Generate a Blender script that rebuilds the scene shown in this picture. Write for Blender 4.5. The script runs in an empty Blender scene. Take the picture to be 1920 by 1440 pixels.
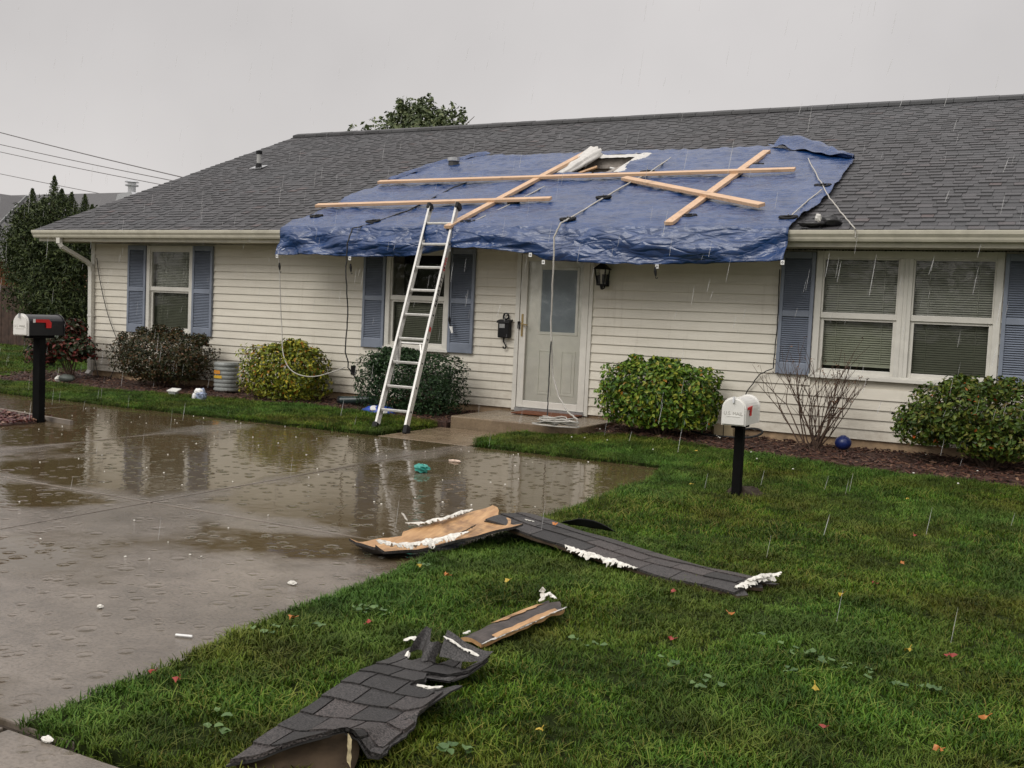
import bpy, bmesh, math, random
from mathutils import Vector, Matrix, noise
rnd = random.Random(7)
S = bpy.context.scene
COL = S.collection
PI = math.pi

# ------------------------------------------------------------------ camera
cam_d = bpy.data.cameras.new('camera')
cam = bpy.data.objects.new('camera', cam_d); COL.objects.link(cam)
R3 = Vector((0.8851, 0.4633, 0.0445)).normalized()
F3 = Vector((-0.4602, 0.8854, -0.0651)).normalized()
U3 = R3.cross(F3).normalized()
R3 = F3.cross(U3).normalized()
M = Matrix((R3, U3, -F3)).transposed().to_4x4()
M.translation = Vector((13.127, -11.036, 1.271))
cam.matrix_world = M
cam_d.sensor_fit = 'HORIZONTAL'; cam_d.sensor_width = 36.0
cam_d.lens = 36.0 * 1907.9 / 1920.0
cam_d.clip_start = 0.05; cam_d.clip_end = 900
S.camera = cam

# ------------------------------------------------------------------ world and sun (overcast, raining)
SUN_EL, SUN_AZ = math.radians(42), math.radians(196)
W = bpy.data.worlds.new("World"); S.world = W; W.use_nodes = True
nt = W.node_tree; nt.nodes.clear()
out = nt.nodes.new('ShaderNodeOutputWorld'); bg = nt.nodes.new('ShaderNodeBackground')
sky = nt.nodes.new('ShaderNodeTexSky'); sky.sky_type = 'NISHITA'; sky.sun_disc = False
sky.sun_elevation = SUN_EL; sky.sun_rotation = SUN_AZ; sky.air_density = 1.0; sky.dust_density = 4.0
tc = nt.nodes.new('ShaderNodeTexCoord'); sx = nt.nodes.new('ShaderNodeSeparateXYZ')
nt.links.new(tc.outputs['Generated'], sx.inputs[0])
mr = nt.nodes.new('ShaderNodeFloatCurve')      # overcast: pale horizon, grey above it, bright zenith
cv = mr.mapping.curves[0]; cv.points[0].location = (0, .43); cv.points[1].location = (1, .97); cv.points.new(.12, .42); cv.points.new(.30, .40); cv.points.new(.6, .62); mr.mapping.update()
m15 = nt.nodes.new('ShaderNodeMath'); m15.operation = 'MULTIPLY'; m15.inputs[1].default_value = 15.5
nt.links.new(sx.outputs['Z'], mr.inputs['Value']); nt.links.new(mr.outputs[0], m15.inputs[0]); mr = m15
cn = nt.nodes.new('ShaderNodeTexNoise'); cn.inputs['Scale'].default_value = 2.4; cn.inputs['Detail'].default_value = 5
nt.links.new(tc.outputs['Generated'], cn.inputs['Vector'])
cm = nt.nodes.new('ShaderNodeMapRange'); cm.inputs[1].default_value = .3; cm.inputs[2].default_value = .7
cm.inputs[3].default_value = .87; cm.inputs[4].default_value = 1.08
nt.links.new(cn.outputs['Fac'], cm.inputs[0])
mu = nt.nodes.new('ShaderNodeMath'); mu.operation = 'MULTIPLY'
nt.links.new(mr.outputs[0], mu.inputs[0]); nt.links.new(cm.outputs[0], mu.inputs[1])
cc = nt.nodes.new('ShaderNodeVectorMath'); cc.operation = 'SCALE'
cc.inputs[0].default_value = (1.0, .955, .935)
nt.links.new(mu.outputs[0], cc.inputs['Scale'])
mix = nt.nodes.new('ShaderNodeMixRGB'); mix.inputs[0].default_value = .06
nt.links.new(cc.outputs[0], mix.inputs[1]); nt.links.new(sky.outputs[0], mix.inputs[2])
nt.links.new(mix.outputs[0], bg.inputs[0]); bg.inputs[1].default_value = .1
nt.links.new(bg.outputs[0], out.inputs[0])
sun_d = bpy.data.lights.new('sun', 'SUN'); sun_d.energy = 1.3; sun_d.angle = math.radians(32); sun_d.color = (1, .97, .92)
sun = bpy.data.objects.new('sun', sun_d); COL.objects.link(sun)
sun.rotation_euler = Vector((math.sin(SUN_AZ) * math.cos(SUN_EL), math.cos(SUN_AZ) * math.cos(SUN_EL), math.sin(SUN_EL))).to_track_quat('Z', 'Y').to_euler()
sun.location = (0, -30, 40)
vs = S.view_settings; vs.view_transform = 'Standard'; vs.look = 'None'; vs.exposure = 0.13; vs.gamma = 1.0; vs.use_curve_mapping = False

# ------------------------------------------------------------------ helpers
WO = {}
def link(o, parent=None, origin=(0, 0, 0)):
    COL.objects.link(o); origin = Vector(origin); WO[o] = origin
    if parent is not None:
        o.parent = parent; o.location = origin - WO[parent]
    else: o.location = origin
    return o
def tag(o, label=None, cat=None, group=None, kind=None):
    if label: o['label'] = label
    if cat: o['category'] = cat
    if group: o['group'] = group
    if kind: o['kind'] = kind
    return o
def thing(name, label, cat, loc=(0, 0, 0), group=None, kind=None):
    return tag(link(bpy.data.objects.new(name, None), None, loc), label, cat, group, kind)

class MB:
    def __init__(s): s.v = []; s.f = []; s.t = []; s.m = []
    def add(s, vs_, fs, tone=.5, mi=0):
        b = len(s.v); s.v.extend([tuple(p) for p in vs_])
        for f in fs: s.f.append(tuple(b + i for i in f)); s.t.append(tone); s.m.append(mi)
        return s
    def box(s, x0, x1, y0, y1, z0, z1, tone=.5, mi=0):
        return s.add([(x0, y0, z0), (x1, y0, z0), (x1, y1, z0), (x0, y1, z0), (x0, y0, z1), (x1, y0, z1), (x1, y1, z1), (x0, y1, z1)],
            [(0, 3, 2, 1), (4, 5, 6, 7), (0, 1, 5, 4), (1, 2, 6, 5), (2, 3, 7, 6), (3, 0, 4, 7)], tone, mi)
    def bar(s, p0, p1, w, h, up=(0, 0, 1), tone=.5, mi=0):
        p0, p1 = Vector(p0), Vector(p1); d = (p1 - p0).normalized(); up = Vector(up)
        a = d.cross(up).normalized() * w / 2; b = a.cross(d).normalized() * h / 2
        V = [p + sa * a + sb * b for p in (p0, p1) for sa, sb in ((-1, -1), (1, -1), (1, 1), (-1, 1))]
        return s.add(V, [(0, 3, 2, 1), (4, 5, 6, 7), (0, 1, 5, 4), (1, 2, 6, 5), (2, 3, 7, 6), (3, 0, 4, 7)], tone, mi)
    def tube(s, pts, r, n=6, tone=.5, mi=0, close=False):
        pts = [Vector(p) for p in pts]; N = len(pts); V = []; ref = None
        for i, p in enumerate(pts):
            if close: d = pts[(i + 1) % N] - pts[i - 1]
            else: d = pts[min(i + 1, N - 1)] - pts[max(i - 1, 0)]
            d = d.normalized() if d.length > 1e-9 else Vector((0, 0, 1))
            if ref is None: ref = Vector((0, 0, 1)) if abs(d.z) < .9 else Vector((1, 0, 0))
            a = d.cross(ref).normalized(); ref = a.cross(d).normalized()
            rr = r[i] if isinstance(r, (list, tuple)) else r
            for k in range(n):
                q = 2 * PI * k / n; V.append(p + (a * math.cos(q) + ref * math.sin(q)) * rr)
        F = []
        for i in range(N if close else N - 1):
            j = (i + 1) % N
            for k in range(n):
                l = (k + 1) % n; F.append((i * n + k, j * n + k, j * n + l, i * n + l))
        if not close: F.append(tuple(range(n))); F.append(tuple((N - 1) * n + k for k in reversed(range(n))))
        return s.add(V, F, tone, mi)
    def lathe(s, c, prof, n=16, tone=.5, mi=0):
        c = Vector(c); V = []; N = len(prof)
        for (r, z) in prof:
            for k in range(n):
                q = 2 * PI * k / n; V.append(c + Vector((r * math.cos(q), r * math.sin(q), z)))
        F = [(i * n + k, i * n + (k + 1) % n, (i + 1) * n + (k + 1) % n, (i + 1) * n + k) for i in range(N - 1) for k in range(n)]
        F.append(tuple(reversed(range(n)))); F.append(tuple((N - 1) * n + k for k in range(n)))
        return s.add(V, F, tone, mi)
    def prism(s, poly, ext, tone=.5, mi=0):
        ext = Vector(ext); n = len(poly); V = [Vector(p) for p in poly] + [Vector(p) + ext for p in poly]
        F = [tuple(range(n)), tuple(n + i for i in reversed(range(n)))]
        F += [(i, n + i, n + (i + 1) % n, (i + 1) % n) for i in range(n)]
        return s.add(V, F, tone, mi)
    def grid(s, P, tone=.5, mi=0, skip=None):
        nv, nu = len(P), len(P[0]); V = [p for row in P for p in row]; F = []
        for j in range(nv - 1):
            for i in range(nu - 1):
                if skip and skip(i, j): continue
                F.append((j * nu + i, j * nu + i + 1, (j + 1) * nu + i + 1, (j + 1) * nu + i))
        return s.add(V, F, tone, mi)
    def build(s, name, mats, parent=None, origin=None, smooth=False, fix=True):
        if origin is None: origin = WO[parent] if parent is not None else (0, 0, 0)
        o = Vector(origin); me = bpy.data.meshes.new(name)
        me.from_pydata([(p[0] - o.x, p[1] - o.y, p[2] - o.z) for p in s.v], [], s.f)
        for m in (mats if isinstance(mats, (list, tuple)) else [mats]): me.materials.append(m)
        if any(s.m): me.polygons.foreach_set('material_index', s.m)
        a = me.attributes.new('tone', 'FLOAT', 'FACE'); a.data.foreach_set('value', s.t)
        if smooth: me.polygons.foreach_set('use_smooth', [True] * len(s.f))
        me.update()
        if fix and len(s.f) < 20000:
                    bm = bmesh.new(); bm.from_mesh(me); bmesh.ops.recalc_face_normals(bm, faces=bm.faces); bm.to_mesh(me); bm.free()
        return link(bpy.data.objects.new(name, me), parent, origin)

def bevel(o, w=.004, seg=2):
    m = o.modifiers.new('bevel', 'BEVEL'); m.width = w; m.segments = seg; m.limit_method = 'ANGLE'; m.angle_limit = math.radians(40)
    return o

# ------------------------------------------------------------------ materials
def new_mat(name):
    m = bpy.data.materials.new(name); m.use_nodes = True; t = m.node_tree
    return m, t, t.nodes['Principled BSDF']
def N(t, kind, **k):
    n = t.nodes.new(kind)
    for a, b in k.items():
        if a in n.inputs.keys(): n.inputs[a].default_value = b
        else: setattr(n, a, b)
    return n
def ramp(t, src, stops, interp='LINEAR'):
    r = t.nodes.new('ShaderNodeValToRGB'); r.color_ramp.interpolation = interp
    el = r.color_ramp.elements
    while len(el) < len(stops): el.new(.5)
    for e, (p, c) in zip(el, stops): e.position = p; e.color = (*c, 1)
    t.links.new(src, r.inputs[0]); return r.outputs[0]
def wpos(t): return t.nodes.new('ShaderNodeNewGeometry').outputs['Position']
def noise_n(t, scale, detail=3, vec=None, rough=.5):
    n = N(t, 'ShaderNodeTexNoise', Scale=scale, Detail=detail, Roughness=rough)
    t.links.new(vec or wpos(t), n.inputs['Vector']); return n.outputs['Fac']
def mapr(t, src, a, b, c, d):
    n = t.nodes.new('ShaderNodeMapRange')
    for i, v in enumerate((a, b, c, d)): n.inputs[i + 1].default_value = v
    t.links.new(src, n.inputs[0]); return n.outputs[0]
def math_n(t, op, a, b):
    n = N(t, 'ShaderNodeMath', operation=op)
    for i, x in enumerate((a, b)):
        if isinstance(x, (int, float)): n.inputs[i].default_value = x
        else: t.links.new(x, n.inputs[i])
    return n.outputs[0]
def mixc(t, fac, a, b, mode='MIX'):
    n = N(t, 'ShaderNodeMixRGB', blend_type=mode)
    for i, x in enumerate((fac, a, b)):
        if isinstance(x, tuple): n.inputs[i].default_value = (*x, 1)
        elif isinstance(x, (int, float)): n.inputs[i].default_value = x
        else: t.links.new(x, n.inputs[i])
    return n.outputs[0]
def bump(t, b, h, strength=.3, dist=.01):
    n = N(t, 'ShaderNodeBump', Strength=strength, Distance=dist); t.links.new(h, n.inputs['Height'])
    t.links.new(n.outputs[0], b.inputs['Normal']); return n
m_foam = None
def simple(name, col, rough=.5, metal=0, var=.15, vs_=8., bs=0, bsc=60., spec=.5, dirt=0):
    m, t, b = new_mat(name)
    b.inputs['Roughness'].default_value = rough; b.inputs['Metallic'].default_value = metal
    b.inputs['Specular IOR Level'].default_value = spec
    f = noise_n(t, vs_, 4)
    lo = tuple(c * (1 - var) for c in col); hi = tuple(min(1, c * (1 + var)) for c in col)
    c = ramp(t, f, [(.3, lo), (.7, hi)])
    if dirt:
        d = mapr(t, noise_n(t, 2.2, 6, rough=.7), .5, .75, 0, dirt)
        c = mixc(t, d, c, tuple(x * .35 for x in col))
    t.links.new(c, b.inputs['Base Color'])
    if bs: bump(t, b, noise_n(t, bsc, 3), bs, .004)
    return m
def tone_ramp(name, stops, rough=.5, fine=None, bs=0, bsc=200, spec=.5, trans=0, patch=None):
    m, t, b = new_mat(name)
    a = N(t, 'ShaderNodeAttribute', attribute_name='tone')
    src = a.outputs['Fac']
    c = ramp(t, src, stops)
    if patch: c = mixc(t, mapr(t, noise_n(t, patch[0], 3), .4, .65, 0, patch[1]), c, patch[2])
    if fine:
        f = mapr(t, noise_n(t, fine[0], 2), .35, .65, 1 - fine[1], 1 + fine[1])
        n = N(t, 'ShaderNodeVectorMath', operation='SCALE'); t.links.new(c, n.inputs[0]); t.links.new(f, n.inputs['Scale']); c = n.outputs[0]
    t.links.new(c, b.inputs['Base Color'])
    b.inputs['Roughness'].default_value = rough; b.inputs['Specular IOR Level'].default_value = spec
    if trans: b.inputs['Transmission Weight'].default_value = 0; b.inputs['Subsurface Weight'].default_value = 0
    if bs: bump(t, b, noise_n(t, bsc, 2), bs, .003)
    return m

m_siding, t, b = new_mat('cream_vinyl_siding')
sv = N(t, 'ShaderNodeMapping'); sv.inputs['Scale'].default_value = (1.2, 1, 9); t.links.new(wpos(t), sv.inputs[0])
c = ramp(t, noise_n(t, 1.4, 6, sv.outputs[0], .6), [(.3, (.63, .59, .50)), (.7, (.74, .70, .605))])
dv = N(t, 'ShaderNodeMapping'); dv.inputs['Scale'].default_value = (7, 1, .7); t.links.new(wpos(t), dv.inputs[0])
c = mixc(t, mapr(t, noise_n(t, 1.5, 6, dv.outputs[0], .7), .55, .8, 0, .35), c, (.30, .26, .18))
sz = t.nodes.new('ShaderNodeSeparateXYZ'); t.links.new(wpos(t), sz.inputs[0])
mud = math_n(t, 'MULTIPLY', mapr(t, sz.outputs[2], .15, .5, .55, 0), mapr(t, noise_n(t, 6, 6, None, .7), .35, .7, 0, 1))
c = mixc(t, mud, c, (.22, .16, .10))        # mud splashed up from the bed
t.links.new(c, b.inputs['Base Color']); b.inputs['Roughness'].default_value = .38
bump(t, b, noise_n(t, 3, 3), .25, .02)
m_white = simple('white_painted_trim', (.68, .66, .60), .35, var=.06, dirt=.25, bs=.1)
m_gutter = simple('cream_gutter_metal', (.62, .59, .49), .3, var=.08, dirt=.35)
m_soffit = simple('beige_soffit', (.46, .42, .33), .5, var=.1, dirt=.4)
m_shutter = simple('slate_blue_shutter', (.21, .24, .30), .5, var=.12, vs_=5, dirt=.3)
m_found = simple('tan_foundation', (.36, .25, .15), .75, var=.25, vs_=14, bs=.5, bsc=50, dirt=.5)
m_black = simple('black_metal', (.008, .008, .009), .5, var=.2, spec=.25)
m_rubber = simple('black_rubber', (.010, .010, .011), .65, var=.2, spec=.25)
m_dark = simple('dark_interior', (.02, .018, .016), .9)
m_alu = simple('aluminium', (.62, .61, .58), .34, .55, var=.1, vs_=30, dirt=.35, bs=.05)
m_galv = simple('galvanised_metal', (.5, .51, .52), .3, .8, var=.15, vs_=20)
m_red = simple('red_plastic', (.55, .02, .02), .4)
m_whitebox = simple('white_enamel', (.78, .77, .73), .25, var=.04, dirt=.15)
m_blackbox = simple('black_enamel', (.015, .015, .017), .28, var=.1)
m_rope = simple('grey_rope', (.46, .44, .40), .8, var=.2, vs_=90, bs=.8, bsc=300)
m_cord = simple('black_cord', (.02, .02, .02), .6)
m_mat = simple('brown_coir_mat', (.16, .055, .022), .9, var=.3, vs_=60, bs=.9, bsc=400)
m_wood_post = simple('black_painted_post', (.005, .005, .005), .8, var=.3, spec=.1)
m_fence = simple('dark_cedar_fence', (.055, .032, .022), .8, var=.4, vs_=9, bs=.5)
m_twig = simple('brown_twig', (.075, .045, .03), .8, var=.4, vs_=40)
m_trunk = simple('grey_bark', (.07, .05, .035), .9, var=.4, vs_=20, bs=.8)
m_brass = simple('brass', (.45, .33, .15), .35, .9)
m_door = simple('cream_door_paint', (.86, .85, .78), .35, var=.05, dirt=.1)
m_blind = simple('pale_blind', (.66, .66, .605), .5, var=.06)
m_foam = simple('white_torn_foam', (.70, .68, .62), .75, var=.25, vs_=60, bs=1, bsc=90, dirt=.5)
m_cloth = simple('white_torn_plastic', (.58, .565, .53), .5, var=.1, vs_=20, bs=.4, bsc=30)
m_grommet = simple('white_grommet_tag', (.8, .8, .78), .4)
m_blueb = simple('blue_plastic', (.010, .022, .12), .3, var=.2)
m_teal = simple('teal_plastic', (.04, .30, .25), .35, var=.2)
m_bucket = simple('grey_corrugated_plastic', (.27, .285, .275), .45, var=.15, dirt=.4)
m_orange = simple('orange_label', (.60, .25, .03), .5, var=.3, vs_=60)
m_soil = simple('dark_soil', (.035, .025, .016), .9, var=.4, vs_=20, bs=.8)

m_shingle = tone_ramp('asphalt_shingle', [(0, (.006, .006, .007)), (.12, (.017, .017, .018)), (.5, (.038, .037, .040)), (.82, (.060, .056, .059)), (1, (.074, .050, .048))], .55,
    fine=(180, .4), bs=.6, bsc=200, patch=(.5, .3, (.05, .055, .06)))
m_debris_sh = tone_ramp('granular_shingle', [(0, (.016, .0145, .014)), (.5, (.036, .033, .032)), (1, (.064, .053, .05))], .5, fine=(170, .85), bs=.9, bsc=230)
m_edge = simple('cream_torn_edge', (.50, .42, .25), .8, var=.35, vs_=60)
m_felt = simple('black_felt_edge', (.022, .021, .02), .8, var=.3)
m_under = simple('torn_felt_underside', (.055, .036, .02), .9, var=.5, vs_=12, bs=.5)

def wood(name, a, b_, axis_scale, rough=.5):
    m, t, b = new_mat(name)
    mp = N(t, 'ShaderNodeMapping'); mp.inputs['Scale'].default_value = axis_scale
    tcn = t.nodes.new('ShaderNodeTexCoord'); t.links.new(tcn.outputs['Object'], mp.inputs[0])
    f = noise_n(t, 3, 8, mp.outputs[0], .65)
    c = ramp(t, f, [(.3, a), (.7, b_)])
    c = mixc(t, mapr(t, noise_n(t, 5.5, 5, None, .65), .56, .74, 0, .55), c, tuple(x * .38 for x in a))      # knots and rain-darkened patches
    t.links.new(c, b.inputs['Base Color']); b.inputs['Roughness'].default_value = rough
    bump(t, b, f, .2, .004); return m
m_lumber_x = wood('orange_wet_lumber', (.50, .30, .17), (.71, .50, .33), (.8, 18, 18))
m_lumber_y = wood('orange_wet_lumber_across', (.50, .30, .17), (.71, .50, .33), (18, .8, 18))
m_ply = wood('raw_plywood', (.34, .18, .08), (.58, .36, .17), (12, 2, 12))
t = m_ply.node_tree; b = t.nodes['Principled BSDF']; lk = b.inputs['Base Color'].links[0].from_socket
t.links.new(mixc(t, mapr(t, noise_n(t, 5, 6, None, .7), .52, .68, 0, .8), lk, (.09, .05, .03)), b.inputs['Base Color'])

# blue tarpaulin
m_tarp, t, b = new_mat('blue_tarpaulin')
c = ramp(t, noise_n(t, 3, 6, None, .65), [(.3, (.004, .028, .105)), (.7, (.009, .050, .178))])
t.links.new(c, b.inputs['Base Color']); b.inputs['Roughness'].default_value = .28; b.inputs['Specular IOR Level'].default_value = .8; b.inputs['Coat Weight'].default_value = .12; b.inputs['Coat Roughness'].default_value = .12
mp = N(t, 'ShaderNodeMapping'); mp.inputs['Scale'].default_value = (.5, 1.5, 1.5); t.links.new(wpos(t), mp.inputs[0])
vo = N(t, 'ShaderNodeTexVoronoi', Scale=7.0, feature='DISTANCE_TO_EDGE')
wn = N(t, 'ShaderNodeTexNoise', Scale=2.5, Detail=3.0); t.links.new(mp.outputs[0], wn.inputs['Vector'])
va = N(t, 'ShaderNodeMixRGB', blend_type='ADD'); va.inputs[0].default_value = .5
t.links.new(mp.outputs[0], va.inputs[1]); t.links.new(wn.outputs['Color'], va.inputs[2]); t.links.new(va.outputs[0], vo.inputs['Vector'])
h = math_n(t, 'ADD', mapr(t, vo.outputs['Distance'], 0, .25, 0, 1), math_n(t, 'MULTIPLY', noise_n(t, 9, 6, mp.outputs[0], .6), 1.6))
bump(t, b, h, .38, .03)

# window glass: clear pane with fresnel reflection
m_glass = bpy.data.materials.new('window_glass'); m_glass.use_nodes = True; t = m_glass.node_tree; t.nodes.clear()
o_ = t.nodes.new('ShaderNodeOutputMaterial'); mx = t.nodes.new('ShaderNodeMixShader'); fr = N(t, 'ShaderNodeFresnel', IOR=1.55)
tr = N(t, 'ShaderNodeBsdfTransparent'); tr.inputs[0].default_value = (.94, .955, .925, 1); gl = N(t, 'ShaderNodeBsdfGlossy', Roughness=.02)
gl.inputs[0].default_value = (1, 1, 1, 1)
bn = N(t, 'ShaderNodeBump', Strength=.06, Distance=.02); t.links.new(noise_n(t, 3, 2), bn.inputs['Height']); t.links.new(bn.outputs[0], gl.inputs['Normal'])
fr2 = math_n(t, 'MULTIPLY', fr.outputs[0], 1.1)
t.links.new(fr2, mx.inputs[0]); t.links.new(tr.outputs[0], mx.inputs[1]); t.links.new(gl.outputs[0], mx.inputs[2]); t.links.new(mx.outputs[0], o_.inputs[0])
m_glass2 = m_glass.copy(); m_glass2.name = 'storm_door_glass'
for n in m_glass2.node_tree.nodes:
    if n.type == 'BSDF_TRANSPARENT': n.inputs[0].default_value = (.99, .99, .985, 1)
m_screen = m_glass.copy(); m_screen.name = 'screened_window_glass'
for n in m_screen.node_tree.nodes:
    if n.type == 'BSDF_TRANSPARENT': n.inputs[0].default_value = (.64, .66, .60, 1)
    if n.type == 'BSDF_GLOSSY': n.inputs[0].default_value = (.6, .6, .6, 1)
m_lite = simple('blue_grey_door_glass', (.30, .34, .37), .12, var=.2, vs_=3)

# wet concrete with puddles
def concrete(name, base_lo, base_hi, puddles=True):
    m, t, b = new_mat(name); P = wpos(t)
    c = ramp(t, noise_n(t, .9, 7, P, .65), [(.3, base_lo), (.7, base_hi)])
    c = mixc(t, mapr(t, noise_n(t, 70, 2, P), .45, .7, 0, .45), c, tuple(x * .5 for x in base_lo))
    c = mixc(t, mapr(t, noise_n(t, 6, 6, P, .7), .45, .68, 0, .5), c, tuple(x * .62 for x in base_lo))
    sp = t.nodes.new('ShaderNodeSeparateXYZ'); t.links.new(P, sp.inputs[0])
    def near(sock, v, w):
        d = math_n(t, 'ABSOLUTE', math_n(t, 'SUBTRACT', sock, v), 0)
        return mapr(t, d, 0, w, 1, 0)
    j = math_n(t, 'MAXIMUM', near(sp.outputs[0], 8.17, .28), near(sp.outputs[1], -6.41, .25))
    j = math_n(t, 'MAXIMUM', j, math_n(t, 'MULTIPLY', near(sp.outputs[0], 5.62, .3), 1))
    nz = noise_n(t, .75, 5, P, .55)
    w = math_n(t, 'SUBTRACT', nz, math_n(t, 'MULTIPLY', j, .2))
    w = math_n(t, 'ADD', w, mapr(t, sp.outputs[1], -8.6, -5.6, -.14, .12))
    wet = mapr(t, w, .40, .52, 0, 1) if puddles else None
    n2 = noise_n(t, 5, 5, P, .6)
    if puddles:
        dark = mixc(t, wet, c, mixc(t, .82, c, (.070, .046, .014)))
        t.links.new(dark, b.inputs['Base Color'])
        rg = N(t, 'ShaderNodeMapRange'); t.links.new(wet, rg.inputs[0]); t.links.new(mapr(t, n2, .3, .7, .03, .12), rg.inputs[3]); rg.inputs[4].default_value = .035
        t.links.new(rg.outputs[0], b.inputs['Roughness'])
    else:
        t.links.new(c, b.inputs['Base Color']); t.links.new(mapr(t, n2, .3, .7, .15, .4), b.inputs['Roughness'])
    # grain
    h = math_n(t, 'ADD', math_n(t, 'MULTIPLY', noise_n(t, 16, 2, P), .8), math_n(t, 'MULTIPLY', noise_n(t, 5, 2, P), 1.0))
    if puddles:
        def craters(scale, seed):
            mpv = N(t, 'ShaderNodeMapping'); mpv.inputs['Location'].default_value = (seed, seed * .7, 0); mpv.inputs['Scale'].default_value = (1, 1, 0); t.links.new(P, mpv.inputs[0])
            vor = N(t, 'ShaderNodeTexVoronoi', Scale=scale, voronoi_dimensions='2D'); vor.inputs['Randomness'].default_value = .8; t.links.new(mpv.outputs[0], vor.inputs['Vector'])
            cs = t.nodes.new('ShaderNodeSeparateColor'); t.links.new(vor.outputs['Color'], cs.inputs[0])
            q = math_n(t, 'DIVIDE', vor.outputs['Distance'], mapr(t, cs.outputs[1], 0, 1, .10, .27))
            bowl = N(t, 'ShaderNodeMapRange', interpolation_type='SMOOTHSTEP')
            for i_, v_ in enumerate((.35, 1.0, -1.0, .0)): bowl.inputs[i_ + 1].default_value = v_
            t.links.new(q, bowl.inputs[0])
            rim = mapr(t, math_n(t, 'ABSOLUTE', math_n(t, 'SUBTRACT', q, 1.2), 0), 0, .25, .45, 0)
            return math_n(t, 'MULTIPLY', math_n(t, 'ADD', bowl.outputs[0], rim), mapr(t, cs.outputs[0], .62, .64, 0, 1))
        cr = math_n(t, 'ADD', craters(7.0, 3.3), craters(10.0, 11.9))
        h = math_n(t, 'ADD', h, math_n(t, 'MULTIPLY', cr, mapr(t, sp.outputs[1], -6.5, -4.0, 2.3, 1.2)))
        dry = math_n(t, 'SUBTRACT', 1.0, wet)
        h = math_n(t, 'ADD', h, math_n(t, 'MULTIPLY', math_n(t, 'MULTIPLY', noise_n(t, 160, 3, P), dry), 1.1))
    else: h = noise_n(t, 160, 3, P)
    bump(t, b, h, .22, .006)
    b.inputs['Specular IOR Level'].default_value = .5
    return m
m_conc = concrete('wet_concrete', (.125, .104, .082), (.265, .225, .185))
m_porch = concrete('damp_porch_concrete', (.17, .12, .075), (.28, .215, .14), False)

# ------------------------------------------------------------------ ground setting
def soil_z(x, y):
    z = .0 + .055 * max(0., min(1., (y + 3.2) / 3.0))
    return z
g = MB().add([(-300, -300, -.05), (300, -300, -.05), (300, 300, -.05), (-300, 300, -.05)], [(0, 1, 2, 3)])
m_ground = simple('far_grass_ground', (.045, .07, .02), .9, var=.4, vs_=1.2, bs=.6)
tag(g.build('ground', m_ground), kind='structure')
m_asph = simple('wet_asphalt', (.05, .05, .052), .25, var=.25, vs_=30, bs=.5, bsc=150)
tag(MB().box(-80, 80, -19, -12.2, -.3, -.06 + .02).build('road', m_asph), kind='structure')
tag(MB().box(-80, 80, -12.2, -12.02, -.3, .08).build('kerb', m_porch), kind='structure')

JG = .010
def slabs(name, xs, ys, mat, z=0.):
    root = tag(link(bpy.data.objects.new(name, None)), kind='structure')
    for i in range(len(xs) - 1):
        for j in range(len(ys) - 1):
            dz = 0
            o = MB().box(xs[i] + JG, xs[i + 1] - JG, ys[j] + JG, ys[j + 1] - JG, -.1, z + dz).build('concrete_slab', mat, root)
            bevel(o, .006, 2)
    return root
drive = slabs('driveway', [-5.0, -2.0, .52, 3.07, 5.62, 8.17, 10.75], [-9.08, -6.41, -2.45], m_conc)
MB().box(-5, 10.75, -9.08, -2.45, -.1, -.022).build('joint_bed', m_soil, drive)
walk = slabs('footpath', [7.12, 8.2], [-2.45, -1.22], m_porch)
slabs('pavement', [-5 + 1.55 * k for k in range(17)], [-10.6, -9.1], m_conc)

def poly_sheet(poly, dx, zf):
    """triangulated sheet over a polygon, cut on a regular grid for gentle relief"""
    bm = bmesh.new(); vsx = [bm.verts.new((x, y, 0)) for x, y in poly]; bm.faces.new(vsx)
    xs = [p[0] for p in poly]; ys = [p[1] for p in poly]
    x = min(xs) + dx
    while x < max(xs):
        bmesh.ops.bisect_plane(bm, geom=bm.verts[:] + bm.edges[:] + bm.faces[:], plane_co=(x, 0, 0), plane_no=(1, 0, 0)); x += dx
    y = min(ys) + dx
    while y < max(ys):
        bmesh.ops.bisect_plane(bm, geom=bm.verts[:] + bm.edges[:] + bm.faces[:], plane_co=(0, y, 0), plane_no=(0, 1, 0)); y += dx
    bmesh.ops.triangulate(bm, faces=bm.faces[:])
    for v in bm.verts: v.co.z = zf(v.co.x, v.co.y)
    bmesh.ops.recalc_face_normals(bm, faces=bm.faces[:])
    for f in bm.faces:
        if f.normal.z < 0: f.normal_flip()
    return bm
def sheet_obj(name, poly, dx, zf, mat, kind='structure', skirt=.07):
    bm = poly_sheet(poly, dx, zf)
    if skirt:
        be = [e for e in bm.edges if e.is_boundary]
        r_ = bmesh.ops.extrude_edge_only(bm, edges=be)
        for v in r_['geom']:
            if isinstance(v, bmesh.types.BMVert): v.co.z -= skirt
    me = bpy.data.meshes.new(name); bm.to_mesh(me); bm.free(); me.materials.append(mat)
    o = link(bpy.data.objects.new(name, me)); tag(o, kind=kind); return o
def wob(x, y, a=.03, s=2.2): return a * noise.noise(Vector((x * s, y * s, 3.1)))
def edge(pts, step=.12, a=.035):
    """a polyline resampled with a small natural wobble"""
    out_ = []
    for (x0, y0), (x1, y1) in zip(pts[:-1], pts[1:]):
        L = math.hypot(x1 - x0, y1 - y0); n = max(1, int(L / step))
        for k in range(n):
            u = k / n; x = x0 + (x1 - x0) * u; y = y0 + (y1 - y0) * u
            out_.append((x + wob(x, y, a, 3.3), y + wob(y + 9, x, a, 3.3)))
    return out_
lz = lambda x, y: soil_z(x, y) + .012 + wob(x, y, .012, 1.3)
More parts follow.
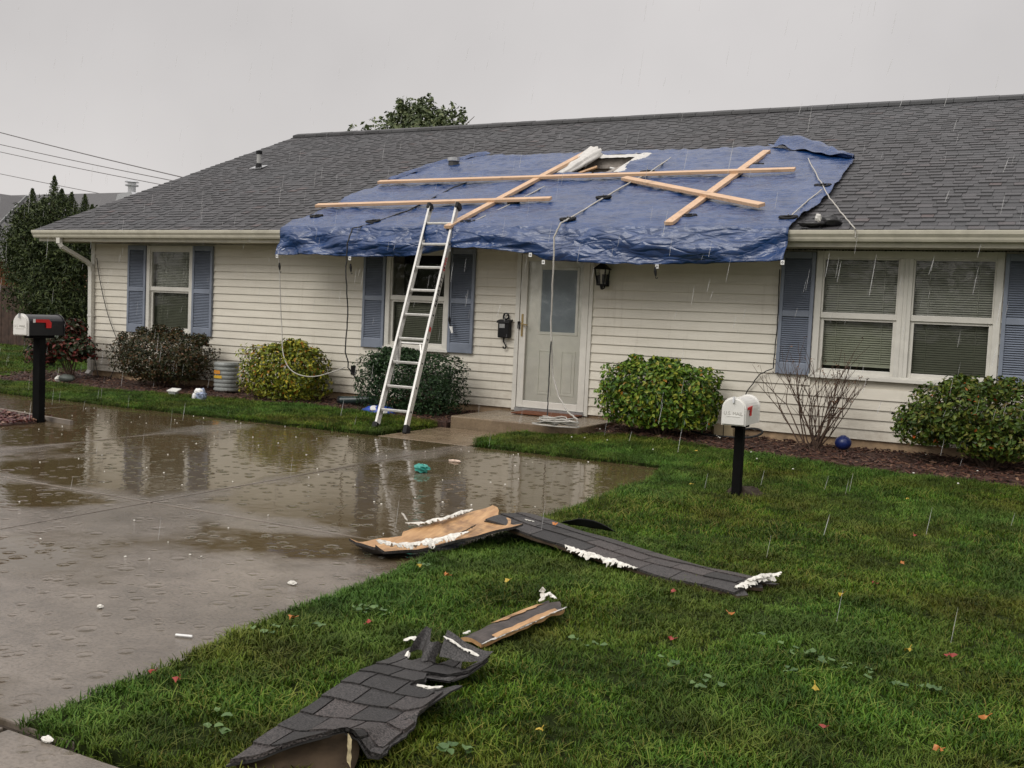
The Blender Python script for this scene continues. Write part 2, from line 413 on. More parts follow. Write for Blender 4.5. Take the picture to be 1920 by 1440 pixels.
bed_edge_R = [(8.86, -1.05), (8.9, -.78), (9.3, -.75), (10.2, -1.0), (10.9, -1.18), (11.7, -1.38), (12.4, -1.5), (13.1, -1.56), (15, -1.7), (19, -1.75)]
bed_edge_L = [(7.02, -1.16), (6.3, -1.02), (5.1, -.86), (3.7, -1.0), (2.8, -1.2), (2.0, -1.28), (.9, -1.25), (.1, -1.5), (-1.2, -1.5)]
lawn_R = edge([(19, -9.07), (10.53, -9.07)], a=.02) + edge([(10.53, -9.07), (10.46, -8.0), (10.39, -6.8), (10.37, -3.0), (10.22, -2.5), (8.3, -2.42), (8.12, -2.1), (8.22, -1.3), (8.82, -1.3), (8.86, -1.05)]) + edge(bed_edge_R[1:]) + [(19, -1.75)]
lawn_L = edge([(7.1, -1.35), (7.02, -1.16)]) + edge(bed_edge_L) + edge([(-1.2, -1.5), (-9, -1.5)], .4) + edge([(-9, -2.5), (7.0, -2.45)], a=.05) + [(7.08, -2.4)]
m_lawnsoil = simple('mossy_lawn_soil', (.018, .026, .007), .95, var=.5, vs_=15, bs=.8, spec=.05)
sheet_obj('lawn', lawn_R, .35, lz, m_lawnsoil)
sheet_obj('lawn_strip', lawn_L, .35, lz, m_lawnsoil)
side_poly = [(-1.3, -1.45), (-.75, -1.2), (-.75, 5.3), (-14, 5.3), (-14, -1.45)]
sheet_obj('side_yard', side_poly, 1.0, lambda x, y: .05 + wob(x, y, .015), m_lawnsoil)
m_mulch = simple('red_brown_mulch', (.055, .026, .017), .9, var=.5, vs_=30, bs=1, bsc=40)
mz = lambda x, y: .05 + .02 * max(0, min(1, (y + 1.2) / 1.2)) + wob(x, y, .03, 5)
bed_R = [(8.82, -1.1)] + edge(bed_edge_R) + [(19, -1.75), (19, .06), (8.82, .06)]
bed_L = [(7.2, .06), (7.2, -1.2)] + edge(bed_edge_L) + [(-1.2, -1.5), (-1.2, 1.0), (-.02, 1.0), (-.02, .06)]
sheet_obj('mulch_bed', bed_R, .12, mz, m_mulch); sheet_obj('mulch_bed', bed_L, .12, mz, m_mulch)
def inside(poly, x, y):
    c = False; j = len(poly) - 1
    for i in range(len(poly)):
        xi, yi = poly[i]; xj, yj = poly[j]
        if (yi > y) != (yj > y) and x < (xj - xi) * (y - yi) / (yj - yi) + xi: c = not c
        j = i
    return c
m_bark = tone_ramp('bark_chip', [(0, (.03, .014, .01)), (.5, (.075, .03, .02)), (.85, (.13, .06, .035)), (1, (.22, .13, .08))], .6)
mb = MB()
for poly, n in ((bed_R, 3800), (bed_L, 3200)):
    xs = [p[0] for p in poly]; ys = [p[1] for p in poly]; k = 0
    while k < n:
        x = rnd.uniform(max(min(xs), -1.2), min(max(xs), 14.2)); y = rnd.uniform(min(ys) - .05, max(ys))
        if not inside(poly, x, y): continue
        k += 1; a = rnd.uniform(0, PI); L = rnd.uniform(.02, .06); p = Vector((x, y, mz(x, y) + rnd.uniform(.0, .025)))
        d = Vector((math.cos(a), math.sin(a), rnd.uniform(-.5, .5))).normalized()
        mb.bar(p - d * L / 2, p + d * L / 2, rnd.uniform(.008, .02), .006, (rnd.uniform(-.4, .4), rnd.uniform(-.4, .4), 1), rnd.random() ** 1.5)
tag(mb.build('bark_mulch', m_bark, fix=False), 'red brown bark chips covering the beds along the house wall', 'mulch', kind='stuff')

# ------------------------------------------------------------------ grass: blades scattered by geometry nodes
def tuft(seed, n, hmax, spread):
    r = random.Random(seed); mb = MB()
    for _ in range(n):
        a = r.uniform(0, 2 * PI); d = r.uniform(0, spread); x, y = d * math.cos(a), d * math.sin(a)
        q = r.uniform(0, 2 * PI); hgt = hmax * r.uniform(.45, 1); w = r.uniform(.0012, .0026); lean = r.uniform(.2, .95) * hgt
        dx, dy = math.cos(q), math.sin(q); px, py = -dy * w, dx * w
        P = []
        for k, (u, ww) in enumerate(((0, 1), (.45, .9), (.8, .55))):
            zz = hgt * (u - .25 * u * u); off = lean * u * u
            P += [(x + dx * off - px * ww, y + dy * off - py * ww, zz), (x + dx * off + px * ww, y + dy * off + py * ww, zz)]
        P.append((x + dx * lean, y + dy * lean, hgt * (.75 - .1 * r.random())))
        mb.add(P, [(0, 1, 3, 2), (2, 3, 5, 4), (4, 5, 6)], r.random())
    return mb
m_grass, t, b = new_mat('grass_blade')
a = N(t, 'ShaderNodeAttribute', attribute_name='tone'); oi = t.nodes.new('ShaderNodeObjectInfo'); P = wpos(t)
c = ramp(t, a.outputs['Fac'], [(0, (.014, .042, .004)), (.45, (.048, .108, .007)), (.8, (.10, .168, .014)), (.94, (.16, .165, .03)), (1, (.24, .15, .05))])
c = mixc(t, mapr(t, noise_n(t, 1.3, 4, P), .42, .68, 0, .75), c, mixc(t, oi.outputs['Random'], (.066, .070, .009), (.145, .125, .022)))
c = mixc(t, mapr(t, noise_n(t, .55, 3, P), .42, .66, 0, .75), c, mixc(t, oi.outputs['Random'], (.040, .11, .018), (.085, .18, .032)))
f = mapr(t, noise_n(t, 3.2, 4, P), .35, .7, .5, 1.4)
n = N(t, 'ShaderNodeVectorMath', operation='SCALE'); t.links.new(c, n.inputs[0]); t.links.new(f, n.inputs['Scale'])
t.links.new(n.outputs[0], b.inputs['Base Color']); b.inputs['Roughness'].default_value = .5; b.inputs['Specular IOR Level'].default_value = .12
tuft_col = bpy.data.collections.new('grass_tufts')
def straw(seed):
    r = random.Random(seed); mb = MB()
    for _ in range(2):
        q = r.uniform(0, 2 * PI); L = r.uniform(.04, .085); w = .0011; dx, dy = math.cos(q), math.sin(q); x, y = r.uniform(-.03, .03), r.uniform(-.03, .03); P = []
        for u in (0, .35, .7, 1): P += [(x + dx * L * u * u - dy * w, y + dy * L * u * u + dx * w, L * (u - .45 * u * u) * .95), (x + dx * L * u * u + dy * w, y + dy * L * u * u - dx * w, L * (u - .45 * u * u) * .95)]
        mb.add(P, [(2 * k, 2 * k + 1, 2 * k + 3, 2 * k + 2) for k in range(3)], r.uniform(.86, 1))
    return mb
def tufts(name, n, h, spread, k):
    c_ = bpy.data.collections.new(name)
    for i in range(k):
        o = tuft(100 + i, n, h, spread).build('blade_tuft', m_grass, fix=False)
        COL.objects.unlink(o); c_.objects.link(o)
    o = straw(55 + k).build('blade_tuft', m_grass, fix=False); COL.objects.unlink(o); c_.objects.link(o)
    return c_
tc_near = tufts('near_tufts', 18, .046, .035, 6)
tc_far = tufts('far_tufts', 18, .048, .06, 5)
def scatter_group(name, coll, density, smin, smax, seed):
    ng = bpy.data.node_groups.new(name, 'GeometryNodeTree')
    ng.interface.new_socket('Geometry', in_out='INPUT', socket_type='NodeSocketGeometry')
    ng.interface.new_socket('Geometry', in_out='OUTPUT', socket_type='NodeSocketGeometry')
    gi = ng.nodes.new('NodeGroupInput'); go = ng.nodes.new('NodeGroupOutput')
    dp = ng.nodes.new('GeometryNodeDistributePointsOnFaces'); dp.inputs['Density'].default_value = density; dp.inputs['Seed'].default_value = seed
    ip = ng.nodes.new('GeometryNodeInstanceOnPoints'); ip.inputs['Pick Instance'].default_value = True
    ci = ng.nodes.new('GeometryNodeCollectionInfo'); ci.inputs['Collection'].default_value = coll
    ci.inputs['Separate Children'].default_value = True; ci.inputs['Reset Children'].default_value = True
    rv = ng.nodes.new('FunctionNodeRandomValue'); rv.data_type = 'FLOAT_VECTOR'
    rv.inputs[0].default_value = (-.25, -.25, 0); rv.inputs[1].default_value = (.25, .25, 6.283)
    rs = ng.nodes.new('FunctionNodeRandomValue'); rs.data_type = 'FLOAT'
    rs.inputs[2].default_value = smin; rs.inputs[3].default_value = smax
    nz = ng.nodes.new('ShaderNodeTexNoise'); nz.inputs['Scale'].default_value = 1.8; nz.inputs['Detail'].default_value = 2
    ps = ng.nodes.new('GeometryNodeInputPosition'); ng.links.new(ps.outputs[0], nz.inputs['Vector'])
    mr_ = ng.nodes.new('ShaderNodeMapRange')
    for i_, v_ in enumerate((.3, .7, .72, 1.25)): mr_.inputs[i_ + 1].default_value = v_
    ng.links.new(nz.outputs[0], mr_.inputs[0])
    ml = ng.nodes.new('ShaderNodeMath'); ml.operation = 'MULTIPLY'
    ng.links.new(rs.outputs[1], ml.inputs[0]); ng.links.new(mr_.outputs[0], ml.inputs[1])
    L = ng.links.new
    L(gi.outputs[0], dp.inputs['Mesh']); L(dp.outputs['Points'], ip.inputs['Points']); L(ci.outputs[0], ip.inputs['Instance'])
    L(rv.outputs[0], ip.inputs['Rotation']); L(ml.outputs[0], ip.inputs['Scale']); L(ip.outputs[0], go.inputs[0])
    return ng
def clip_poly(poly, x0, x1, y0, y1):
    def cut(pts, f_in, f_x):
        o = []
        for i in range(len(pts)):
            p, q = pts[i - 1], pts[i]
            if f_in(q):
                if not f_in(p): o.append(f_x(p, q))
                o.append(q)
            elif f_in(p): o.append(f_x(p, q))
        return o
    for ax, v, sgn in ((0, x0, 1), (0, x1, -1), (1, y0, 1), (1, y1, -1)):
        poly = cut(poly, lambda p: (p[ax] - v) * sgn >= 0,
            lambda p, q: tuple(p[k] + (q[k] - p[k]) * (v - p[ax]) / (q[ax] - p[ax]) for k in (0, 1)))
    return poly
def grass(label, poly, coll, dens, smin, smax, seed, z=lz):
    o = sheet_obj('grass', poly, .3, lambda x, y: z(x, y) - .004, m_grass, 'stuff')
    tag(o, label, 'grass')
    md = o.modifiers.new('scatter', 'NODES'); md.node_group = scatter_group('scatter_%d' % seed, coll, dens, smin, smax, seed)
grass('wet green grass around the torn roof pieces near the pavement', clip_poly(lawn_R, 8, 14.6, -9.2, -5.2), tc_near, 1700, .6, 1.15, 1)
grass('wet green grass between the white letterbox and the mulch bed', clip_poly(lawn_R, 8, 15.5, -5.2, 0), tc_far, 950, .7, 1.15, 2)
grass('narrow strip of wet grass between the puddled driveway and the left bed', clip_poly(lawn_L, -4, 9, -4, 0), tc_far, 750, .7, 1.15, 3)
grass('lighter wet grass of the side yard in front of the wooden fence', side_poly, tc_far, 260, 1.0, 1.7, 4, lambda x, y: .05)

# broad-leaved weeds in the lawn
m_weed = tone_ramp('weed_leaf', [(0, (.035, .085, .018)), (1, (.10, .17, .045))], .5)
mb = MB()
for (cx, cy) in [(10.500,-6.855,0.000)[:2], (10.773,-7.624,0.000)[:2], (10.684,-7.943,0.000)[:2], (10.595,-8.085,0.000)[:2], (10.606,-8.038,0.000)[:2], (11.014,-8.767,0.000)[:2], (11.076,-8.864,0.000)[:2], (12.514,-7.174,0.000)[:2], (12.587,-7.210,0.000)[:2],
                 (12.844,-7.236,0.000)[:2], (12.774,-7.314,0.000)[:2], (12.264,-7.034,-0.000)[:2], (12.166,-7.668,0.000)[:2], (12.386,-7.122,0.000)[:2], (11.657,-7.486,0.000)[:2], (11.708,-8.596,0.000)[:2], (11.986,-7.540,0.000)[:2], (10.725,-7.613,0.000)[:2], (12.397,-7.354,0.000)[:2]]:
    for _ in range(rnd.randint(2, 6)):
        a = rnd.uniform(0, 2 * PI); d = rnd.uniform(.01, .07); x, y = cx + d * math.cos(a), cy + d * math.sin(a); r = rnd.uniform(.008, .018); zc = lz(x, y) + rnd.uniform(.03, .045)
        V = [(x + r * math.cos(q) * (1.2 if k == 0 else 1), y + r * math.sin(q), zc + rnd.uniform(-.006, .006)) for k, q in enumerate([a + PI * 2 * j / 7 for j in range(7)])]
        mb.add(V + [(x, y, zc - .004)], [(k, (k + 1) % 7, 7) for k in range(7)], rnd.random())
tag(mb.build('lawn_weeds', m_weed, fix=False), 'round pale weed leaves growing low between the grass blades', 'weeds', kind='stuff')

# ------------------------------------------------------------------ house
house = thing('house', 'long cream sided house with grey shingle roof and blue shutters', 'house')
RY0, RZ0, RT, RYR = -.60, 2.275, .408, 5.44
def rz(y): return RZ0 + RT * (y - RY0)
XL, XR = -.6, 19.0
wall = MB().box(0, 18.5, .012, .16, .10, 2.125).build('wall', m_siding, house)
MB().box(-.004, 18.5, .16, 11.0, .10, 2.12).build('side_wall', m_siding, house)
MB().prism([(-.003, 0.02, 2.12), (-.003, 5.44, 4.6), (-.003, 10.9, 2.12)], (.1, 0, 0)).build('gable_wall', m_siding, house)
MB().box(.01, 18.5, .008, .15, -.05, .172).build('foundation', m_found, house)
ZS, CH = .17, .105
segs = [(.0, 1.175), (2.10, 5.50), (6.46, 7.41), (8.42, 10.955), (12.735, 18.5)]
for k in range(19):
    z0 = ZS + k * CH; z1 = min(z0 + CH + .006, 2.124)
    cuts = []
    low = z0 + CH < .80
    ranges = segs if not low else [(.0, 7.41), (8.42, 18.5)]
    for (a, b_) in ranges:
        parts = []; x = a
        while x < b_ - .01:
            e = min(b_, x + (3.66 if x > a else 1.2 + (k * 1.37) % 2.4))
            if b_ - e < .4: e = b_
            parts.append((x, e)); x = e
        for (x0, x1) in parts:
            jt = .0015 * rnd.random()
            MB().add([(x0, -.021 - jt, z0), (x1, -.021 - jt, z0), (x1, -.004, z1), (x0, -.004, z1), (x0, .011, z0), (x1, .011, z0), (x1, .011, z1), (x0, .011, z1)],
                [(0, 1, 2, 3), (4, 7, 6, 5), (0, 4, 5, 1), (3, 2, 6, 7), (0, 3, 7, 4), (1, 5, 6, 2)], rnd.random()).build('siding_board', m_siding, wall)
for k in range(19):
    z0 = ZS + k * CH; z1 = min(z0 + CH + .006, 2.124)
    MB().add([(-.026, .0, z0), (-.026, 10.9, z0), (-.014, 10.9, z1), (-.014, .0, z1)], [(0, 1, 2, 3)]).build('siding_board', m_siding, wall)
MB().box(-.035, .045, -.028, .0, .15, 2.13).box(-.035, -.006, .0, .06, .15, 2.13).build('corner_trim', m_white, house)
# eaves
MB().box(XL + .02, XR, -.50, .0, 2.13, 2.142).build('soffit', m_soffit, house)
MB().box(XL + .005, XR, -.52, -.50, 2.115, 2.265).build('fascia', m_gutter, house)
vent = MB()
for i in range(150):
    x = 10.3 + i * .03
    vent.box(x, x + rnd.uniform(.006, .026), -.035, -.02, 2.1225 - rnd.uniform(0, .006), 2.1285)
vent.build('soffit_vent', m_dark, house)
# gutter, K profile
prof = [(-.525, 2.165), (-.60, 2.165), (-.612, 2.185), (-.618, 2.205), (-.64, 2.235), (-.645, 2.262), (-.645, 2.272), (-.632, 2.272), (-.632, 2.258), (-.60, 2.205), (-.59, 2.18), (-.535, 2.18), (-.535, 2.272), (-.525, 2.272)]
gt = MB().prism([(XL - .02, y, z) for y, z in prof], (XR - XL, 0, 0)).build('gutter', m_gutter, house)
MB().prism([(XL - .022, y, z) for y, z in [(-.526, 2.166), (-.60, 2.166), (-.644, 2.245), (-.644, 2.268), (-.526, 2.268)]], (.008, 0, 0)).build('end_cap', m_gutter, gt)
ds = MB()
dsp = [(-.08, -.57, 2.17), (-.08, -.57, 2.08), (-.06, -.54, 2.03), (-.01, -.13, 1.84), (.01, -.07, 1.78), (.012, -.06, 1.70), (.03, -.06, .16), (.04, -.12, .10)]
for p, q in zip(dsp[:-1], dsp[1:]):
    ds.bar(p, q, .075, .055, (0, 1, .01) if abs(p[2] - q[2]) > .3 else (0, .1, 1))
dso = ds.build('downspout', m_white, house)
MB().box(-.02, .07, -.095, -.02, 1.0, 1.03).build('strap', m_white, dso)
# roof
HX0, HX1, HY0, HY1 = 7.02, 7.98, 1.63, 2.66
def rp(x, y, h=0): return (x, y, rz(y) + h)
roof = MB()
for (x0, x1, y0, y1) in ((XL, HX0, -.56, RYR), (HX1, XR, -.56, RYR), (HX0, HX1, -.56, HY0), (HX0, HX1, HY1, RYR)):
    roof.add([rp(x0, y0), rp(x1, y0), rp(x1, y1), rp(x0, y1)], [(0, 1, 2, 3)])
    roof.add([rp(x0, y0, -.03), rp(x1, y0, -.03), rp(x1, y1, -.03), rp(x0, y1, -.03)], [(3, 2, 1, 0)])
ry = RYR + (RYR - (-.56))
roof.add([(XL, RYR, rz(RYR)), (XR, RYR, rz(RYR)), (XR, ry, rz(-.56)), (XL, ry, rz(-.56))], [(0, 1, 2, 3)])
roof.add([rp(XL, -.56), rp(XL, RYR), rp(XL, RYR, -.03), rp(XL, -.56, -.03)], [(0, 1, 2, 3)])
roof = roof.build('roof', m_shingle, house, fix=False)
MB().prism([rp(XL + .03, -.5, -.032), rp(XL + .03, RYR, -.032), rp(XL + .03, RYR, -.15), rp(XL + .03, -.5, -.15)], (.03, 0, 0)).build('rake_board', m_gutter, house)
# tarp outline on the slope (world metres)
TL = [(-.64, 4.26), (-.2, 4.24), (.12, 4.33), (.9, 4.29), (1.32, 4.37), (1.7, 4.41), (1.85, 4.43), (2.3, 4.58), (2.56, 4.78), (2.86, 5.04)]
TR = [(-.64, 10.78), (-.3, 10.82), (.1, 10.9), (.6, 10.93), (2.0, 10.92), (2.16, 10.86), (2.5, 10.6), (2.86, 10.16)]
def interp(tab, y):
    if y <= tab[0][0]: return tab[0][1]
    for (a, va_), (b_, vb_) in zip(tab[:-1], tab[1:]):
        if y <= b_: return va_ + (vb_ - va_) * (y - a) / (b_ - a)
    return tab[-1][1]
EXP = .132; cosr = 1 / math.sqrt(1 + RT * RT)
tabs = []
ncourse = int((RYR + .6) / cosr / EXP) + 1
for k in range(ncourse):
    s0 = k * EXP - .02; y0 = -.60 + s0 * cosr; y1 = y0 + (EXP + .03) * cosr
    if y0 > RYR - .03: break
    y1 = min(y1, RYR - .005)
    x = XL + .01 + rnd.uniform(0, .2)
    first = XL - .012; tog = rnd.random() < .5
    while x < XR:
        w = rnd.choice((.11, .13, .15, .17)) * rnd.uniform(.9, 1.1); tog = not tog
        x0, x1 = (first, x + w) if x + w - first < .5 and first == XL - .012 else (x, x + w)
        first = 99
        x1 = min(x1, XR)
        ym = (y0 + y1) / 2
        hidden = interp(TL, ym) + .3 < x0 and x1 < interp(TR, ym) - .3 and y1 < 2.7
        inhole = x1 > HX0 - .02 and x0 < HX1 + .02 and y1 > HY0 - .02 and y0 < HY1 + .02
        if not hidden and not inhole:
            tabs.append((x0, x1 - .004, y0, y1, tog if rnd.random() < .88 else not tog))
        x += w
camp = Vector((13.127, -11.036, 1.271))
def vis_key(tb):
    c_ = Vector(((tb[0] + tb[1]) / 2, tb[2], rz(tb[2]))); d = (c_ - camp).length
    return d - (tb[1] - tb[0]) * 4 + (50 if tb[1] > 13.1 else 0)
order = sorted(range(len(tabs)), key=lambda i: vis_key(tabs[i])); single = set(order[:300])
rest = MB()
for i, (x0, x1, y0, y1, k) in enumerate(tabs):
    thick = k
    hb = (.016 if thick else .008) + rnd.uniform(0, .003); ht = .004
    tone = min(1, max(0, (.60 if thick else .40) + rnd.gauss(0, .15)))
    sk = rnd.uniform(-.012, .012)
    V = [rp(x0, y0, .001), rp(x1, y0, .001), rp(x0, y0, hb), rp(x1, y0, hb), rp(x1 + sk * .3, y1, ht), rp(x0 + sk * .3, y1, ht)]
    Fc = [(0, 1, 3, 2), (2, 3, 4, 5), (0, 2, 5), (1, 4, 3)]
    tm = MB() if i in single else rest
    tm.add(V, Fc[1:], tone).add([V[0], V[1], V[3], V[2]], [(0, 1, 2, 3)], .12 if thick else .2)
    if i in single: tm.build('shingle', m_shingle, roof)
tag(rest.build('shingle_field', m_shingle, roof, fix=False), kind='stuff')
# ridge vent
rv_ = MB()
x = XL + .01
while x < XR:
    w = .3
    rv_.prism([(x, RYR - .16, rz(RYR - .16) + .02), (x, RYR - .15, rz(RYR) + .0), (x, RYR, rz(RYR) + .055 + rnd.uniform(0, .006)), (x, RYR + .15, rz(RYR)), (x, RYR + .16, rz(RYR - .16) + .02)], (w - .006, 0, 0), rnd.uniform(.0, .4)); x += w
rv_.build('ridge_cap', m_shingle, roof)
# plumbing vents
def pipe_vent(p, r, h, mat, collar, parent):
    p = Vector(p); n = 14
    o = MB().tube([p + Vector((0, 0, -.05)), p + Vector((0, 0, h))], r, n).build('vent_pipe', mat, parent, smooth=False)
    if collar:
        MB().lathe(p + Vector((0, 0, -.03)), [(r + .03, 0), (r + .02, .06), (r + .006, .12)], n).build('rubber_boot', m_rubber, o)
        fl = MB().prism([rp(p.x - .13, p.y - .10, .026), rp(p.x + .13, p.y - .10, .026), rp(p.x + .13, p.y + .10, .028), rp(p.x - .13, p.y + .10, .028)], (0, 0, .004)).build('flashing', m_galv, o)
    MB().lathe(p + Vector((0, 0, h)), [(r + .012, -.05), (r + .016, -.045), (r + .016, .004), (r * .75, .01), (r * .7, -.02)], n).build('rim', m_rubber if collar else m_galv, o)
    return o
m_grpipe = simple('grey_pipe', (.36, .36, .35), .5)
pipe_vent((0.731,2.835,3.676), .038, .30, m_grpipe, True, house)
pipe_vent((5.024,2.316,3.465), .080, .17, simple('dark_vent_body', (.05, .05, .05), .5), False, house)
# hole in the roof
op = MB()
zt = lambda y, h: rz(y) + h
op.add([rp(HX0, HY1, .0), rp(HX1, HY1, .0), (HX1, HY1, rz(HY1) - .5), (HX0, HY1, rz(HY1) - .5)], [(0, 1, 2, 3)], .5, 0)
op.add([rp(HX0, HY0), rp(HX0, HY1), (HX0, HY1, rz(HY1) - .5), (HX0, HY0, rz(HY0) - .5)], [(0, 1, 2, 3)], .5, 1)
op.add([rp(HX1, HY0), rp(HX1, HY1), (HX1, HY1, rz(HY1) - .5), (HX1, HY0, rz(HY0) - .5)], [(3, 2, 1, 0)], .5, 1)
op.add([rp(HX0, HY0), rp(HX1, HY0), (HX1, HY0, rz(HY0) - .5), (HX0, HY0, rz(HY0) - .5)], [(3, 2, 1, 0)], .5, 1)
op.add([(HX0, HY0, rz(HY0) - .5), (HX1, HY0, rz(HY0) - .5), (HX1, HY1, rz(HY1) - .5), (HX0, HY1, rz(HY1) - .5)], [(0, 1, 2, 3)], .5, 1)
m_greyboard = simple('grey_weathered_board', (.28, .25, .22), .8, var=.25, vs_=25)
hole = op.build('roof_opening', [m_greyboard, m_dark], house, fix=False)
MB().bar((HX0 + .1, HY1 - .08, rz(HY1) - .36), (HX1 - .05, HY1 - .1, rz(HY1) - .33), .05, .10).build('broken_rafter', m_lumber_x, hole)
MB().bar((HX0 + .02, HY1 - .03, rz(HY1) - .12), (HX1 - .02, HY1 - .03, rz(HY1) - .12), .03, .05).build('batten', m_greyboard, hole)
P = []
for j in range(12):
    row = []
    for i in range(6):
        y = HY0 + .0 + (HY1 - HY0 + .02) * j / 11; u = i / 5
        x = HX1 - .16 - .03 * noise.noise(Vector((y * 6, 1, 2))) + (.26 + .05 * noise.noise(Vector((y * 4, 5, 2)))) * u
        row.append(rp(x, y, .03 + .035 * math.sin(u * PI) - .05 * max(0, .3 - u) + .012 * noise.noise(Vector((x * 12, y * 9, 0)))))
    P.append(row)
MB().grid(P).build('torn_white_lining', m_cloth, hole, smooth=True)
P = []
for j in range(4):
    P.append([rp(HX0 + .05 + (HX1 - HX0) * i / 23, HY1 - .07 + .05 * j, .03 + .03 * math.sin(j) + .015 * noise.noise(Vector((i * .7, j, 0)))) for i in range(24)])
MB().grid(P).build('torn_white_lining', m_cloth, hole, smooth=True)
for (x0, x1, y_, dz, tz, w_) in ((.12, .5, .25, -.05, .10, .06), (.35, .75, .5, -.16, .02, .07), (.62, .9, .35, -.10, -.20, .05), (.25, .62, .75, -.22, -.12, .08), (.5, .82, .82, -.08, -.14, .05)):
    a_ = Vector((HX0 + x0, HY0 + y_, rz(HY0 + y_) + dz)); b_ = Vector((HX0 + x1, HY0 + y_ + .12, rz(HY0 + y_) + tz))
    MB().bar(a_, b_, w_, .02, (.3, -.5, 1)).build('broken_board', rnd.choice((m_greyboard, m_ply, m_cloth)), hole)
P = []          # crumpled sheet along the left edge, propped up at its top
for j in range(26):
    v = j / 25; row = []
    y = HY0 + .02 + (HY1 - HY0 + .0) * v; cx_ = HX0 + .05 + .10 * v; r = .050 + .055 * v
    for i in range(17):
        q = -.35 + (PI + .5) * i / 16; rr = r * (1 + .35 * noise.noise(Vector((q * 2.4, v * 1.5, 4))) + .12 * math.sin(q * 9 + v * 2))
        row.append((cx_ + rr * math.cos(q) * 1.3, y + .04 * noise.noise(Vector((q, v * 6, 1))), rz(y) + .0 + .05 * v + rr * math.sin(q) * 1.2))
    P.append(row)
MB().grid(P).build('crumpled_white_sheet', m_cloth, hole, smooth=True)

# windows -------------------------------------------------------------
def window(x0, x1, z0, z1, zr, blind_top, blind_lo, parts=1, upper_blind=True):
    root = link(bpy.data.objects.new('window', None), house, (x0, 0, z0))
    fw_ = .065
    fr_ = MB()
    fr_.box(x0, x0 + fw_, -.04, .05, z0, z1); fr_.box(x1 - fw_, x1, -.04, .05, z0, z1)
    fr_.box(x0 + fw_, x1 - fw_, -.039, .05, z1 - .075, z1); fr_.box(x0 + fw_, x1 - fw_, -.039, .05, z0 + .0, z0 + .05)
    n = parts; mw = .13
    iw = (x1 - x0 - 2 * fw_ - (n - 1) * mw) / n
    for k in range(n - 1):
        xm = x0 + fw_ + (k + 1) * iw + k * mw
        fr_.box(xm, xm + mw, -.037, .05, z0 + .05, z1 - .075); fr_.box(xm + .04, xm + .05, -.043, -.037, z0 + .05, z1 - .075); fr_.box(xm + .08, xm + .09, -.043, -.037, z0 + .05, z1 - .075)
    bevel(fr_.build('frame', m_white, root), .004)
    MB().box(x0 - .015, x1 + .015, -.055, -.041, z0 - .005, z0 + .028).build('sill', m_white, root)
    for k in range(n):
        a = x0 + fw_ + k * (iw + mw); b_ = a + iw
        zt_ = z1 - .075; zb = z0 + .05
        up = link(bpy.data.objects.new('sash', None), root, (a, 0, zr)); lo = link(bpy.data.objects.new('sash', None), root, (a, 0, zb))
        s1 = MB().box(a, b_, -.02, .02, zr - .005, zr + .055).box(a, a + .018, -.02, .02, zr + .055, zt_).box(b_ - .018, b_, -.02, .02, zr + .055, zt_).box(a + .018, b_ - .018, -.019, .02, zt_ - .014, zt_)
        bevel(s1.build('rail', m_white, up), .003)
        s2 = MB().box(a, a + .036, .0, .045, zb, zr - .006).box(b_ - .036, b_, .0, .045, zb, zr - .006).box(a + .036, b_ - .036, .001, .045, zb, zb + .045).box(a + .036, b_ - .036, .001, .045, zr - .03, zr - .006)
        bevel(s2.build('rail', m_white, lo), .003)
        MB().add([(a + .016, .0, zr + .05), (b_ - .016, .0, zr + .05), (b_ - .016, .0, zt_ - .01), (a + .016, .0, zt_ - .01)], [(0, 1, 2, 3)]).build('pane', m_glass, up)
        MB().add([(a + .03, .02, zb + .04), (b_ - .03, .02, zb + .04), (b_ - .03, .02, zr - .02), (a + .03, .02, zr - .02)], [(0, 1, 2, 3)]).build('pane', m_screen, lo)
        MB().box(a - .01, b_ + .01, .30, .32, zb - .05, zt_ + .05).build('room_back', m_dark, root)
        bl = MB(); z = zb + .03 + (blind_lo[k] if isinstance(blind_lo, (list, tuple)) else blind_lo)
        top = (zt_ + .02) if upper_blind else zr
        zz = z
        while zz < top:
            bl.add([(a + .004, .075, zz), (b_ - .004, .075, zz), (b_ - .004, .097, zz + .019), (a + .004, .097, zz + .019)], [(0, 1, 2, 3)]); zz += .0235
        bo = bl.build('blind_slats', m_blind, root, fix=False); tag(bo, kind='stuff')
        br_ = MB()
        for xx in (a + iw * .2, a + iw * .8): br_.tube([(xx, .071, z), (xx, .071, top)], .0025, 4)
        br_.box(a + .004, b_ - .004, .07, .1, z - .02, z - .002)
        br_.build('blind_cord', m_blind, root)
    return root
MB().box(.9, 2.4, .161, .29, .6, 2.118).box(5.2, 6.7, .161, .29, .6, 2.118).box(10.7, 13.0, .161, .29, .6, 2.118)
def cut_wall(o, boxes):
    for (x0, x1, y0, y1, z0, z1) in boxes:
        c_ = MB().box(x0, x1, y0, y1, z0, z1).build('cutter', m_dark); COL.objects.unlink(c_)
        m = o.modifiers.new('cut', 'BOOLEAN'); m.object = c_; m.operation = 'DIFFERENCE'; m.solver = 'EXACT'
WB = [(1.20, 2.075, -.2, .5, .85, 2.06), (5.53, 6.435, -.2, .5, .85, 2.06), (10.98, 12.71, -.2, .5, .85, 2.06), (7.45, 8.38, -.2, .4, .12, 2.09)]
for o in house.children:
    if o.name.split('.')[0] in ('wall', 'side_wall', 'foundation'):
        me = o.data
        cut_wall(o, WB)
W1 = window(1.175, 2.10, .80, 2.10, 1.44, 0, 0.0)
W2 = window(5.50, 6.46, .80, 2.10, 1.44, 0, 0.0, 1, False)
W3 = window(10.955, 12.735, .79, 2.115, 1.42, 0, [.07, 0.0], 2)
